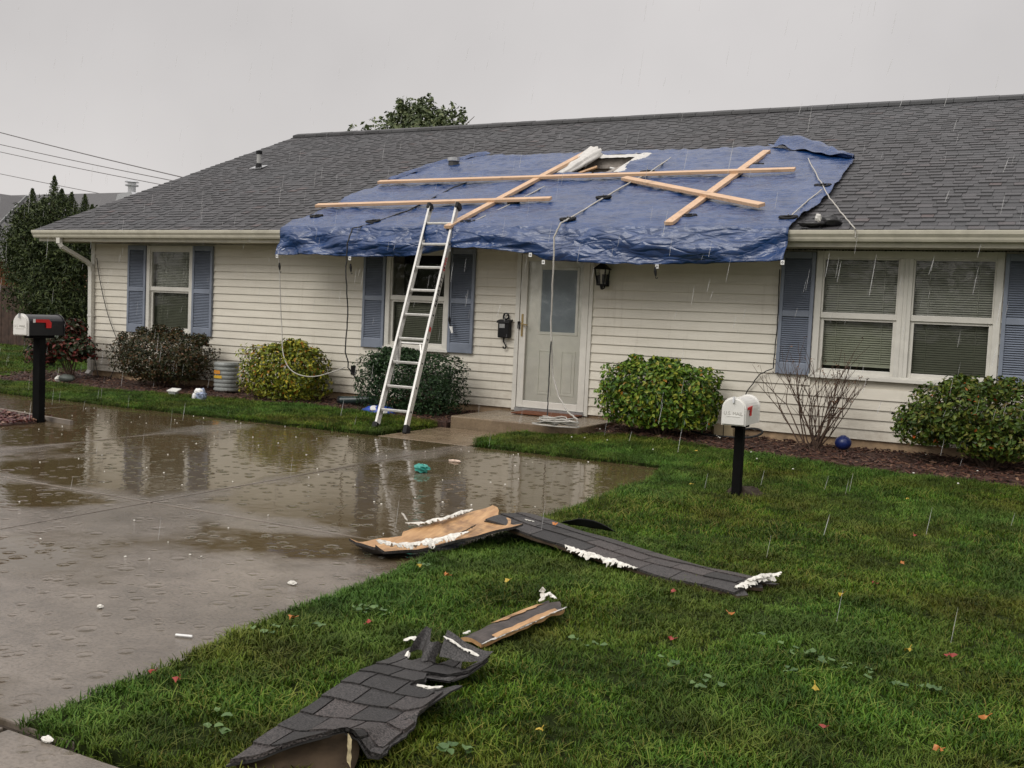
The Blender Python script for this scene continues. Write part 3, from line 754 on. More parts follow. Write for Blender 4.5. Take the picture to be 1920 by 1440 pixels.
# shutters
def shutter(x0, x1):
    z0, z1 = .80, 2.10; zm = 1.445; y0, y1 = -.055, -.018
    root = link(bpy.data.objects.new('shutter', None), house, (x0, 0, z0))
    st = .038
    f = MB().box(x0, x0 + st, y0, y1, z0, z1).box(x1 - st, x1, y0, y1, z0, z1)
    f.box(x0 + st, x1 - st, y0 + .001, y1, z1 - .07, z1).box(x0 + st, x1 - st, y0 + .001, y1, z0, z0 + .12).box(x0 + st, x1 - st, y0 + .001, y1, zm - .03, zm + .03)
    bevel(f.build('shutter_frame', m_shutter, root), .004)
    for (a, b_) in ((z0 + .12, zm - .03), (zm + .03, z1 - .07)):
        l = MB(); z = a
        while z < b_ - .01:
            l.add([(x0 + st, y0 + .006, z), (x1 - st, y0 + .006, z), (x1 - st, y1 - .002, min(z + .026, b_)), (x0 + st, y1 - .002, min(z + .026, b_)), (x0 + st, y0 + .010, z - .003), (x1 - st, y0 + .010, z - .003)], [(0, 1, 2, 3), (4, 5, 1, 0)]); z += .0225
        l.box(x0 + st, x1 - st, y1 - .006, y1 - .001, a, b_)
        tag(l.build('louvre_panel', m_shutter, root, fix=False), kind='stuff')
for a, b_ in ((.79, 1.165), (2.11, 2.495), (5.145, 5.49), (6.47, 6.83), (10.59, 10.945), (12.745, 13.12)): shutter(a, b_)

# front door with storm door
dx0, dx1, dz0, dz1 = 7.41, 8.42, .17, 2.09
MB().box(dx0, dx0 + .055, -.035, .06, dz0 - .02, dz1).box(dx1 - .045, dx1, -.035, .06, dz0 - .02, dz1).box(dx0 + .055, dx1 - .045, -.034, .06, dz1 - .04, dz1).build('door_trim', m_white, house)
sd = link(bpy.data.objects.new('storm_door', None), house, (dx0 + .06, 0, dz0))
a, b_ = dx0 + .062, dx1 - .052
f = MB().box(a, a + .085, -.03, .005, dz0 + .02, dz1 - .045).box(b_ - .085, b_, -.03, .005, dz0 + .02, dz1 - .045).box(a + .085, b_ - .085, -.029, .005, dz0 + .02, dz0 + .105).box(a + .085, b_ - .085, -.029, .005, dz1 - .13, dz1 - .045)
bevel(f.build('door_frame', m_white, sd), .005)
MB().add([(a + .08, -.012, dz0 + .1), (b_ - .08, -.012, dz0 + .1), (b_ - .08, -.012, dz1 - .12), (a + .08, -.012, dz1 - .12)], [(0, 1, 2, 3)]).build('glass_panel', m_glass2, sd)
MB().box(7.502, 7.522, -.042, -.028, 1.05, 1.32).bar((7.512, -.06, 1.2), (7.60, -.075, 1.19), .014, .014).bar((7.512, -.03, 1.2), (7.512, -.066, 1.2), .012, .012).build('handle', m_brass, sd)
MB().box(7.455, 7.485, -.05, -.028, 1.14, 1.23).build('lock', m_black, sd)
dr = link(bpy.data.objects.new('front_door', None), house, (dx0 + .06, .08, dz0))
MB().box(a, b_, .02, .06, dz0 - .02, dz1 - .03).build('door_leaf', m_door, dr)
lx0, lx1, lz0, lz1 = 7.735, 8.19, 1.12, 1.86
MB().box(lx0, lx1, .013, .0195, lz0, lz1).build('door_window', m_lite, dr)
lf = MB().box(lx0 - .035, lx0, .005, .0198, lz0 - .035, lz1 + .035).box(lx1, lx1 + .035, .005, .0198, lz0 - .035, lz1 + .035).box(lx0, lx1, .006, .0198, lz0 - .035, lz0).box(lx0, lx1, .006, .0198, lz1, lz1 + .035)
bevel(lf.build('window_moulding', m_door, dr), .006)
for (px0, px1) in ((7.72, 7.91), (8.02, 8.21)):
    pf = MB()
    for (q0, q1, r0, r1) in ((px0, px0 + .02, .36, .90), (px1 - .02, px1, .36, .90), (px0 + .02, px1 - .02, .36, .38), (px0 + .02, px1 - .02, .88, .90)): pf.box(q0, q1, .010, .0199, r0, r1)
    pf.box(px0 + .04, px1 - .04, .013, .0197, .40, .86)
    bevel(pf.build('raised_panel', m_door, dr), .006)
MB().box(dx0 + .056, dx1 - .046, -.06, .06, dz0 - .03, dz0 + .015).build('threshold', m_galv, house)

# porch slab, mat
bevel(tag(MB().box(7.25, 8.82, -1.2, -.001, -.08, .138).build('porch', m_porch), kind='structure'), .015, 3)
dm = MB().box(7.62, 8.38, -.44, -.07, .147, .162)
bevel(tag(dm.build('door_mat', m_mat), 'brown coir door mat lying on the porch below the storm door', 'door mat'), .006)

# wall lantern
wl = thing('wall_lantern', 'black four sided lantern fixed to the siding right of the door', 'lantern', (8.56, -.1, 1.8))
lc = Vector((8.565, -.13, 0))
def ring4(r0, z0, r1, z1, mb):
    V = [(lc.x + sx_ * r, lc.y + sy_ * r, z) for r, z in ((r0, z0), (r1, z1)) for sx_, sy_ in ((-1, -1), (1, -1), (1, 1), (-1, 1))]
    mb.add(V, [(0, 1, 5, 4), (1, 2, 6, 5), (2, 3, 7, 6), (3, 0, 4, 7), (0, 3, 2, 1), (4, 5, 6, 7)])
lb = MB(); ring4(.085, 1.87, .02, 1.94, lb); ring4(.02, 1.94, .012, 1.99, lb); lb.build('cap', m_black, wl)
lb = MB()
for sx_, sy_ in ((-1, -1), (1, -1), (1, 1), (-1, 1)): lb.bar((lc.x + sx_ * .066, lc.y + sy_ * .066, 1.87), (lc.x + sx_ * .042, lc.y + sy_ * .042, 1.70), .012, .012)
ring4(.05, 1.685, .046, 1.70, lb); ring4(.008, 1.64, .018, 1.685, lb); lb.build('cage', m_black, wl)
lb = MB(); ring4(.038, 1.702, .060, 1.868, lb); lb.build('glass', m_glass, wl)
MB().bar((8.565, -.02, 1.82), (8.565, -.02, 1.68), .09, .012, (0, 1, 0)).tube([(8.565, -.02, 1.76), (8.565, -.05, 1.66), (8.565, -.11, 1.645)], .01).build('bracket', m_black, wl)

# black wall letter box beside the door
wb = thing('wall_letterbox', 'black ornate letter box hung on the siding left of the door', 'letter box', (7.28, -.06, 1.13))
bx_ = MB().box(7.21, 7.365, -.10, -.02, 1.02, 1.24); bevel(bx_.build('box', m_black, wb), .012)
MB().prism([(7.2, -.02, 1.245), (7.2, -.11, 1.225), (7.2, -.115, 1.20), (7.2, -.02, 1.215)], (.175, 0, 0)).build('lid', m_black, wb)
MB().box(7.235, 7.31, -.106, -.101, 1.14, 1.19).build('plate', m_galv, wb)
sc = MB().tube([(7.29 + .035 * math.cos(q), -.04, 1.285 + .035 * math.sin(q)) for q in [k * PI / 8 for k in range(16)]], .009, 6, close=True)
sc.tube([(7.25, -.04, 1.25), (7.255, -.04, 1.285), (7.27, -.04, 1.30)], .008).tube([(7.33, -.04, 1.25), (7.325, -.04, 1.285), (7.31, -.04, 1.30)], .008)
sc.build('scroll_top', m_black, wb)
MB().tube([(7.27, -.04, 1.02), (7.275, -.05, .97), (7.30, -.05, .94), (7.312, -.05, .915), (7.30, -.05, .89), (7.275, -.05, .895), (7.27, -.05, .915)], .009).build('hook', m_black, wb)

# ------------------------------------------------------------------ blue tarp
def tarp_h(x, y):
    v = Vector((x, y, 0))
    h = .032
    h += .030 * noise.noise(Vector((x * .9 + y * .5, y * 4.5 - x * .6, 1.7)))
    h += .022 * (1 - abs(noise.noise(Vector((x * 2.3, y * 9.0, 8.2)))))
    h += .015 * (1 - 2 * abs(noise.noise(Vector((x * 6.5 + 3, y * 8.5, 2.2)))))
    e = max(0, 1 - (x - 4.3) / 1.6)
    h += e * .05 * abs(noise.noise(Vector((x * 1.2 - y * 1.5, y * 1.0 + x * 3.2, 5))))
    return max(.02, h)
ZB = [(4.2, 1.945), (4.9, 1.955), (5.4, 1.935), (6.2, 1.95), (6.55, 1.985), (6.85, 2.055), (7.2, 2.06), (7.6, 2.03), (7.95, 1.995), (8.15, 1.925), (8.9, 1.90), (9.4, 1.905), (9.95, 1.92), (10.8, 1.955)]
NU = 200
rows = []
ys = [2.86 + .0 - (3.50) * j / 84 for j in range(85)]
for y in ys:
    row = []; a, b_ = interp(TL, y), interp(TR, y)
    for i in range(NU + 1):
        u = i / NU; x = a + (b_ - a) * u + .012 * noise.noise(Vector((y * 4, u * 2, 5))) * (1 if i in (0, NU) else 0)
        row.append(rp(x, y, tarp_h(x, y)))
    rows.append(row)
def hang_y(x, s):
    fold = noise.noise(Vector((x * .8 - s * 1.3, s * .8, 3))) * .09 + (1 - 2 * abs(noise.noise(Vector((x * 1.3 + s * 1.9, s * .7, 9))))) * .05
    e = math.exp(-max(0, x - 4.26) / .8); fold += e * .06 * math.sin(9 * (x - 4.2) - 4.5 * s)
    e2 = math.exp(-max(0, 10.78 - x) / .6); fold += e2 * .04 * math.sin(11 * (x - 4.2) + 5 * s)
    fold += .008 * noise.noise(Vector((x * 7, s * 5, 2))) + .02
    return -.655 - .012 * math.sin(s * PI) - max(-.01, fold) * min(1, s * 1.6) - .02 * s
for j in range(1, 27):
    s = j / 26; row = []
    for i in range(NU + 1):
        u = i / NU; x = interp(TL, -.64) + (interp(TR, -.64) - interp(TL, -.64)) * u
        zt_ = rz(-.64) + tarp_h(x, -.64); zb = interp(ZB, x)
        row.append((x, hang_y(x, s), zt_ + (zb - zt_) * s + .012 * noise.noise(Vector((x * 7, 0, 4))) * s))
    rows.append(row)
def in_hole(i, j):
    if j >= 84: return False
    y = (ys[j] + ys[j + 1]) / 2; p = rows[j][i]; q = rows[j][i + 1]; x = (p[0] + q[0]) / 2
    return HX0 + .02 + .02 * noise.noise(Vector((y * 9, 0, 0))) < x < HX1 - .02 + .04 * noise.noise(Vector((y * 7, 3, 0))) and HY0 + .01 + .02 * noise.noise(Vector((x * 9, 0, 0))) < y < HY1 - .02
tarp = thing('tarpaulin', 'wet blue tarpaulin spread over the roof slope and hanging below the gutter', 'tarpaulin', (7.5, -.6, 2.3))
to = MB().grid(rows, skip=in_hole).build('sheet', m_tarp, tarp, smooth=True)
sm = to.modifiers.new('thickness', 'SOLIDIFY'); sm.thickness = .002
# folded corner at the upper right and rolled hem at the upper left
P = []
for j in range(30):
    u = j / 29; p0 = Vector((10.02, 3.02, 0)).lerp(Vector((10.93, 1.98, 0)), u); n_ = Vector((-.74, -.66, 0))
    wid = (.42 * (1 - u) ** .7 + .05) ; row = []
    for i in range(12):
        v = i / 11; q = p0 + n_ * wid * v + Vector((0, .12 * math.sin(u * 3) * (1 - v), 0))
        row.append(rp(q.x, q.y, .05 + .13 * math.sin(min(1, v * 1.1) * PI) * (1 - .55 * u) + .05 * noise.noise(Vector((u * 7, v * 4, 1))) + (.06 if v > .9 else 0)))
    P.append(row)
MB().grid(P).build('folded_corner', m_tarp, tarp, smooth=True)
P = []
for j in range(40):
    u = j / 39; y = 1.5 + 1.42 * u; x0 = interp(TL, min(y, 2.86)); row = []
    for i in range(8):
        v = i / 7; w = .10 + .18 * u
        row.append((x0 - .03 + w * v, y + .06 * u * v, rz(y) + .05 + .05 * math.sin(v * PI * .9) + .03 * noise.noise(Vector((u * 9, v * 3, 4))) + .03 * u))
    P.append(row)
MB().grid(P).build('rolled_hem', m_tarp, tarp, smooth=True)
for (x, zz) in ((4.29, 1.925), (5.42, 1.915), (6.86, 2.035), (7.93, 1.985), (8.10, 1.905), (9.42, 1.882), (10.775, 1.935)):
    yy = hang_y(x, 1) - .004
    o = MB().box(x - .018, x + .018, yy - .004, yy + .004, zz - .022, zz + .022).build('grommet_tab', m_grommet, tarp)
    MB().tube([(x + .008 * math.cos(q), yy - .0045, zz + .008 * math.sin(q)) for q in [k * PI / 5 for k in range(10)]], .003, 4, close=True).build('eyelet', m_black, o)

# lumber holding the tarp
def lumber(p0, p1, h0, h1, w, t_, label, mat):
    P0 = Vector(rp(p0[0], p0[1], h0)); P1 = Vector(rp(p1[0], p1[1], h1)); up = Vector((0, -RT, 1)).normalized()
    o = MB().bar(P0, P1, w, t_, up).build('timber_batten', mat, None, (P0 + P1) / 2)
    bevel(o, .004); return tag(o, label, 'timber batten', 'timber battens laid on the tarpaulin')
lumber((4.42, 1.25), (10.36, 1.33), .115, .115, .089, .038, 'longest horizontal batten across the tarpaulin just below the hole', m_lumber_x)
lumber((4.22, .10), (7.68, .25), .115, .115, .089, .038, 'lower horizontal batten behind the ladder tops', m_lumber_x)
lumber((6.82, -.73), (7.10, 2.85), .075, .115, .095, .04, 'sloping batten left of the hole, running from the gutter up past it', m_lumber_y)
lumber((9.50, -.62), (9.73, 2.45), .075, .075, .10, .04, 'sloping batten on the right crossed by two other battens', m_lumber_y)
lumber((8.26, 1.16), (10.36, -.13), .105, .115, .10, .04, 'diagonal batten crossing the right sloping batten', m_lumber_x)

# ropes and clamps
def poly_rope(pts, n=6, sag=0):
    out_ = []
    for p, q in zip(pts[:-1], pts[1:]):
        for k in range(n):
            u = k / n; p_ = Vector(p).lerp(Vector(q), u); out_.append(p_ + Vector((.004 * rnd.uniform(-1, 1), .004 * rnd.uniform(-1, 1), .003 * rnd.uniform(-1, 1))))
    out_.append(Vector(pts[-1])); return out_
def rope(name, pts, r, mat, label, cat, n=6):
    o = MB().tube(poly_rope(pts, n), r, 6).build(name, mat, None, pts[0], smooth=True)
    return tag(o, label, cat)
def on(px): return px
rz_ = lambda p, h=.07: rp(p[0], p[1], h)
r1 = [(8.472,2.293,3.525), (8.477,1.429,3.193), (8.409,1.058,3.041), (8.305,0.388,2.748), (8.256,-0.485,2.402), (8.31, -.78, 2.33)]
coil_c = Vector((8.624,-1.342,0.150))
hang1 = [(8.269,-0.840,2.172), (8.279,-0.840,1.851), (8.239,-0.760,1.263), (8.318,-0.820,0.674), (8.447,-0.900,0.420), (8.617,-1.000,0.269), (8.756,-1.080,0.217), (8.768,-1.072,0.160)]
loops = []
for k in range(120):
    q = k * .61; R_ = .15 + .16 * noise.noise(Vector((k * .08, 1, 1))) + .05 * noise.noise(Vector((k * .31, 5, 1)))
    loops.append(coil_c + Vector((R_ * 1.1 * math.cos(q) + .16 * noise.noise(Vector((k * .09, 2, 7))), R_ * .55 * math.sin(q) + .06 * noise.noise(Vector((k * .13, 9, 7))), .008 + .055 * (1 + noise.noise(Vector((k * .23, 3, 3)))))))
loops = loops[:60] + [coil_c + Vector((-.12 + .13 * math.cos(q), .09 * math.sin(q), .012)) for q in [k * .5 for k in range(26)]] + loops[60:]
tail = [coil_c + Vector((.27 * math.cos(q), .13 * math.sin(q), .012)) for q in [PI * .5 - k * .35 for k in range(14)]]
ro = thing('rope', 'grey rope dropping from the tarpaulin past the door into a tangled coil', 'rope', coil_c)
MB().tube(poly_rope(r1 + hang1), .010, 6).build('line', m_rope, ro, smooth=True)
MB().tube([Vector(hang1[-1])] + tail + loops, .0065, 5).build('coil', m_rope, ro, smooth=True)
tag(MB().tube(poly_rope([(8.271,-0.800,1.027), (8.317,-0.900,0.558), (8.484,-1.259,0.160)], 8), .007, 5).build('cord', m_cord, None, (8.2, -1, .2)), 'thin black cord hanging in front of the door beside the grey rope', 'cord')
rope('rope', [(10.383,1.900,3.395), (10.661,1.139,3.065), (10.846,0.638,2.860), (10.982,0.289,2.698), (11.216,-0.220,2.470), (11.423,-0.690,2.278), (11.42, -.66, 2.28), (11.43, -.66, 2.19)], .007, m_rope, 'grey rope leaving the folded tarpaulin corner and tied over the right gutter', 'rope')
rope('rope', [(10.836,0.575,2.834), (10.765,0.106,2.633), (10.726,-0.382,2.434)], .007, m_rope, 'short grey rope between two black clamps at the right tarpaulin edge', 'rope')
rope('rope', [(7.228,0.998,2.997), (7.164,0.575,2.814), (7.149,0.250,2.682), (7.059,-0.189,2.503), (7.008,-0.565,2.349)], .009, m_rope, 'thin pale rope running along the sloping batten left of the hole', 'rope')
rope('rope', [(5.853,1.321,3.119), (5.799,1.058,3.012), (5.766,-0.022,2.571), (5.621,-0.498,2.386)], .009, m_cord, 'dark rope crossing the left part of the tarpaulin to a black clamp', 'rope')
cord2 = [(5.628,-0.542,2.369), (5.537,-0.637,2.320), (5.47, -.76, 2.28), (5.45, -.82, 2.1), (5.44, -.82, 1.75), (5.42, -.72, 1.2), (5.38, -.7, .75), (5.42, -.68, .62), (5.40, -.66, .56), (5.5, -.62, .42), (5.62, -.6, .36)]
rope('cord', cord2, .008, m_cord, 'black cord hanging down the siding left of the middle window', 'cord')
cord1 = [(4.29, -.72, 1.91), (4.29, -.71, 1.8), (4.31, -.7, 1.5), (4.33, -.7, 1.2), (4.38, -.72, .95), (4.50, -.85, .68), (4.72, -.95, .46), (5.02, -.9, .40), (5.30, -.8, .50), (5.40, -.72, .56)]
def smoothp(pts, it=2):
    pts = [Vector(p) for p in pts]
    for _ in range(it):
        q = [pts[0]]
        for a_, c_ in zip(pts[:-1], pts[1:]): q += [a_.lerp(c_, .25), a_.lerp(c_, .75)]
        pts = q + [pts[-1]]
    return pts
tag(MB().tube(smoothp(cord1), .007, 5).build('cord', m_rope, None, cord1[0], smooth=True), 'pale cord looping from the left tarpaulin corner across the yellow green shrub', 'cord')
cord3 = [(6.867,-0.660,2.052), (6.622,-0.300,1.859), (6.521,-0.120,1.537), (6.528,-0.120,1.219)]
rope('cord', cord3, .006, m_cord, 'black cord hanging behind the ladder over the blue shutter', 'cord')
def hook(p, label, grp='black hooks hanging from the cords'):
    p = Vector(p); t_ = thing('cord_hook', label, 'hook', p, grp)
    MB().tube([p + Vector((0, 0, .045)), p + Vector((.004, 0, .0)), p + Vector((.012, 0, -.05))], [.008, .016, .009], 6).build('grip', m_rubber, t_)
    MB().tube([p + Vector((.012, 0, -.05)), p + Vector((.014, 0, -.075)), p + Vector((.028, 0, -.08)), p + Vector((.034, 0, -.065))], .004, 5).build('hook_end', m_black, t_)
    return t_
hook((4.295, -.715, 1.80), 'black hook hanging below the left tarpaulin corner')
hook((5.45, -.745, 1.80), 'black hook on the cord left of the middle blue shutter')
h3 = hook((6.529,-0.120,1.206), 'black hook with white tip in front of the right shutter by the ladder')
MB().prism([(6.536,-0.125,1.126), (6.582,-0.125,1.128), (6.594,-0.125,1.049), (6.571,-0.125,1.041)], (0, .006, 0)).build('white_tip', m_grommet, h3)
hook((9.415, -.725, 1.83), 'black hook hanging from the tarpaulin right of the lantern')
tag(MB().tube([(9.42, -.72, 1.87), (9.42, -.72, 1.84)], .004, 5).build('hook_loop', m_cord, None, (9.42, -.72, 1.85)), 'short black loop joining the tarpaulin tab to the hook right of the lantern', 'cord')
def clamp(p, ang, label, s=1.0):
    p = Vector(p); t_ = thing('tarp_clamp', label, 'clamp', p, 'black clamps gripping ropes on the tarpaulin')
    d = Vector((math.cos(ang), math.sin(ang), RT * math.sin(ang))).normalized(); up = Vector((0, -RT, 1)).normalized(); sd_ = d.cross(up)
    L = .085 * s
    mb = MB()
    pts = [p + d * L * math.cos(q) + sd_ * .04 * math.sin(q) + up * (.02 + .004 * math.cos(2 * q)) for q in [k * PI / 6 for k in range(12)]]
    mb.tube(pts, .017, 6, close=True).build('grip_body', m_rubber, t_, smooth=True)
    MB().bar(p - d * .03 + up * .03, p + d * .035 + up * .032, .03, .02, up).build('screw_block', m_rubber, t_)
    MB().tube([p + up * .03 - sd_ * .015, p + up * .055 - sd_ * .015], .006, 6).build('bolt', m_galv, t_)
CL = [((4.497,-0.235,2.474), .2, 'black clamp nearest the left edge of the tarpaulin'), ((5.581,-0.476,2.376), .3, 'black clamp on the dark rope left of the ladder'),
      ((6.977,-0.511,2.361), .1, 'black clamp just right of the ladder top beside the gutter'), ((5.825,1.470,3.170), .2, 'black clamp below the round roof pipe'),
      ((6.983,0.430,2.745), .5, 'black clamp beside the sloping batten right of the ladder'), ((8.236,-0.425,2.396), .2, 'black clamp where the long grey rope bends over the eaves'),
      ((8.299,0.436,2.748), .2, 'black clamp halfway along the long grey rope'), ((8.411,1.587,3.217), .1, 'black clamp right of the roof hole'),
      ((9.625,-0.331,2.435), .0, 'black clamp beside the lower end of the right sloping batten'), ((9.777,1.782,3.297), .1, 'black clamp beside the upper end of the right sloping batten'),
      ((10.808,0.771,2.884), .0, 'black clamp where two grey ropes meet near the folded corner'), ((10.712,-0.406,2.404), .1, 'black clamp at the lower right corner of the tarpaulin'), ((7.166,0.261,2.676), .2, 'small black clamp touching the lower horizontal batten')]
for p, a_, l in CL: clamp(p, a_, l, .8 if 'small' in l else 1.0)
# bag of rubbish at the right tarp corner
m_bag = simple('black_plastic_bag', (.012, .012, .013), .3, bs=.8, bsc=25)
bagp = Vector((11.082,-0.515,2.370)); tb = thing('rubbish_bag', 'crumpled black plastic bag lying on the shingles by the tarpaulin corner', 'bag', bagp)
def blob(c_, r, seed, nu=18, nv=12, amp=.35, fr_=2.2):
    P = []
    for j in range(nv + 1):
        th = PI * j / nv; row = []
        for i in range(nu + 1):
            ph = 2 * PI * i / nu; d = Vector((math.sin(th) * math.cos(ph), math.sin(th) * math.sin(ph), math.cos(th)))
            k = 1 + amp * (1 - 2 * abs(noise.noise(d * fr_ + Vector((seed, 0, 0))))) * .6 + amp * noise.noise(d * fr_ * 2.3 + Vector((0, seed, 0)))
            row.append(Vector(c_) + Vector((d.x * r[0], d.y * r[1], d.z * r[2])) * k)
        P.append(row)
    return P
MB().grid(blob(bagp + Vector((.06, .02, .0)), (.10, .06, .055), 2)).grid(blob(bagp + Vector((-.10, -.06, -.03)), (.12, .05, .03), 5)).build('bag_body', m_bag, tb, smooth=True)
MB().grid(blob(bagp + Vector((-.03, -.09, .02)), (.03, .02, .04), 8, 8, 6)).build('white_scrap', m_cloth, tb)

# ------------------------------------------------------------------ ladder
lad = thing('ladder', 'aluminium ladder leaning on the gutter with black feet and end caps', 'ladder', (7.0, -2.05, 0))
LA, LB = Vector((6.82, -2.05, 0)), Vector((6.465, -.68, 2.26)); LW = Vector((.40, 0, 0)); LD = LB - LA
LT = Vector((.385, 0, 0))
up = LD.normalized(); nrm = Vector((1, 0, 0)).cross(up).normalized()      # nrm points away from the wall side
if nrm.y > 0: nrm = -nrm
def lp(t_, side): return LA + LD * t_ + LW * side
for side, sg in ((0, 1), (1, -1)):
    p0, p1 = lp(.012, side), lp(1.13, side); c_ = MB()
    c_.bar(p0, p1, .004, .068, nrm)
    c_.bar(p0 + nrm * .034 + Vector((-.012 * sg, 0, 0)) * -1, p1 + nrm * .034 + Vector((.012 * sg, 0, 0)), .026, .004, nrm)
    c_.bar(p0 - nrm * .034 + Vector((.012 * sg, 0, 0)), p1 - nrm * .034 + Vector((.012 * sg, 0, 0)), .026, .004, nrm)
    rail = c_.build('rail', m_alu, lad)
    ft = MB().bar(lp(-.006, side), lp(.032, side), .05, .085, nrm); bevel(ft.build('rubber_foot', m_rubber, rail), .008)
    ec = MB().prism([p1 + nrm * .05 - up * .03 + Vector((-.02, 0, 0)), p1 - nrm * .045 - up * .03 + Vector((-.02, 0, 0)), p1 - nrm * .075 + up * .035 + Vector((-.02, 0, 0)), p1 - nrm * .03 + up * .075 + Vector((-.02, 0, 0)), p1 + nrm * .045 + up * .05 + Vector((-.02, 0, 0))], (.04, 0, 0))
    bevel(ec.build('end_cap', m_rubber, rail), .008)
    if side == 1:
        xq = p0.x
        def mark(t0, t1, o0, o1, mat, nm):
            A_ = lp(t0, 1) + Vector((.0035, 0, 0)); B_ = lp(t1, 1) + Vector((.0035, 0, 0))
            return (A_ + nrm * o0, A_ + nrm * o1, B_ + nrm * o1, B_ + nrm * o0)
        mk = MB()
        for (t0, t1, o0, o1) in ((.60, .608, -.02, .02), (.612, .618, -.02, .005), (.622, .630, -.02, .02), (.634, .648, -.004, .004), (.634, .640, -.02, -.008), (.645, .651, .006, .02), (.658, .664, -.02, .02), (.668, .676, -.02, -.004), (.676, .682, 0, .02),
                                 (.70, .706, -.02, .02), (.706, .725, -.004, .004), (.725, .731, -.02, .02), (.745, .749, -.02, .02), (.749, .765, .012, .02)):
            q = mark(t0, t1, o0, o1, None, '')
            mk.prism(q, (.001, 0, 0))
        mk.build('lettering', m_black, rail)
        mk = MB()
        for (t0, t1, o0, o1) in ((.785, .79, -.02, .02), (.79, .80, -.02, -.012), (.80, .805, -.02, .02), (.805, .815, .012, .02), (.818, .823, -.02, .02), (.823, .835, -.004, .004), (.835, .84, -.02, .02), (.845, .85, -.015, .02), (.85, .858, -.02, -.012)):
            mk.prism(mark(t0, t1, o0, o1, None, ''), (.001, 0, 0))
        mk.prism(mark(.475, .497, -.018, .018, None, ''), (.001, 0, 0))
        mk.build('red_label', m_red, rail)
        mk = MB()
        for tt in (.095, .205, .32, .435, .555, .68, .80, .925, 1.04): mk.tube([lp(tt, 1) + Vector((.002, 0, 0)), lp(tt, 1) + Vector((.007, 0, 0))], .011, 8)
        mk.build('rung_end', m_black, rail)
for tt in (.095, .205, .32, .435, .555, .68, .80, .925, 1.04):
    a_, b_ = lp(tt, 0) + Vector((.002, 0, 0)), lp(tt, 1) - Vector((.002, 0, 0))
    bevel(MB().bar(a_, b_, .034, .030, (0, 0, 1)).build('rung', m_alu, lad), .006)
br = MB()
br.bar(lp(.43, 0) - nrm * .02 + Vector((.03, 0, 0)), lp(.33, 0) - nrm * .10 + Vector((.02, 0, 0)), .035, .02, nrm)
br.bar(lp(.42, 0) - nrm * .03 + Vector((.04, 0, 0)), lp(.42, 1) - nrm * .03 - Vector((.04, 0, 0)), .02, .02, nrm)
br.bar(lp(.42, 1) - nrm * .03 - Vector((.10, 0, 0)), lp(.33, 1) - nrm * .08 - Vector((.05, 0, 0)), .012, .012, nrm)
br.build('brace', m_alu, lad)

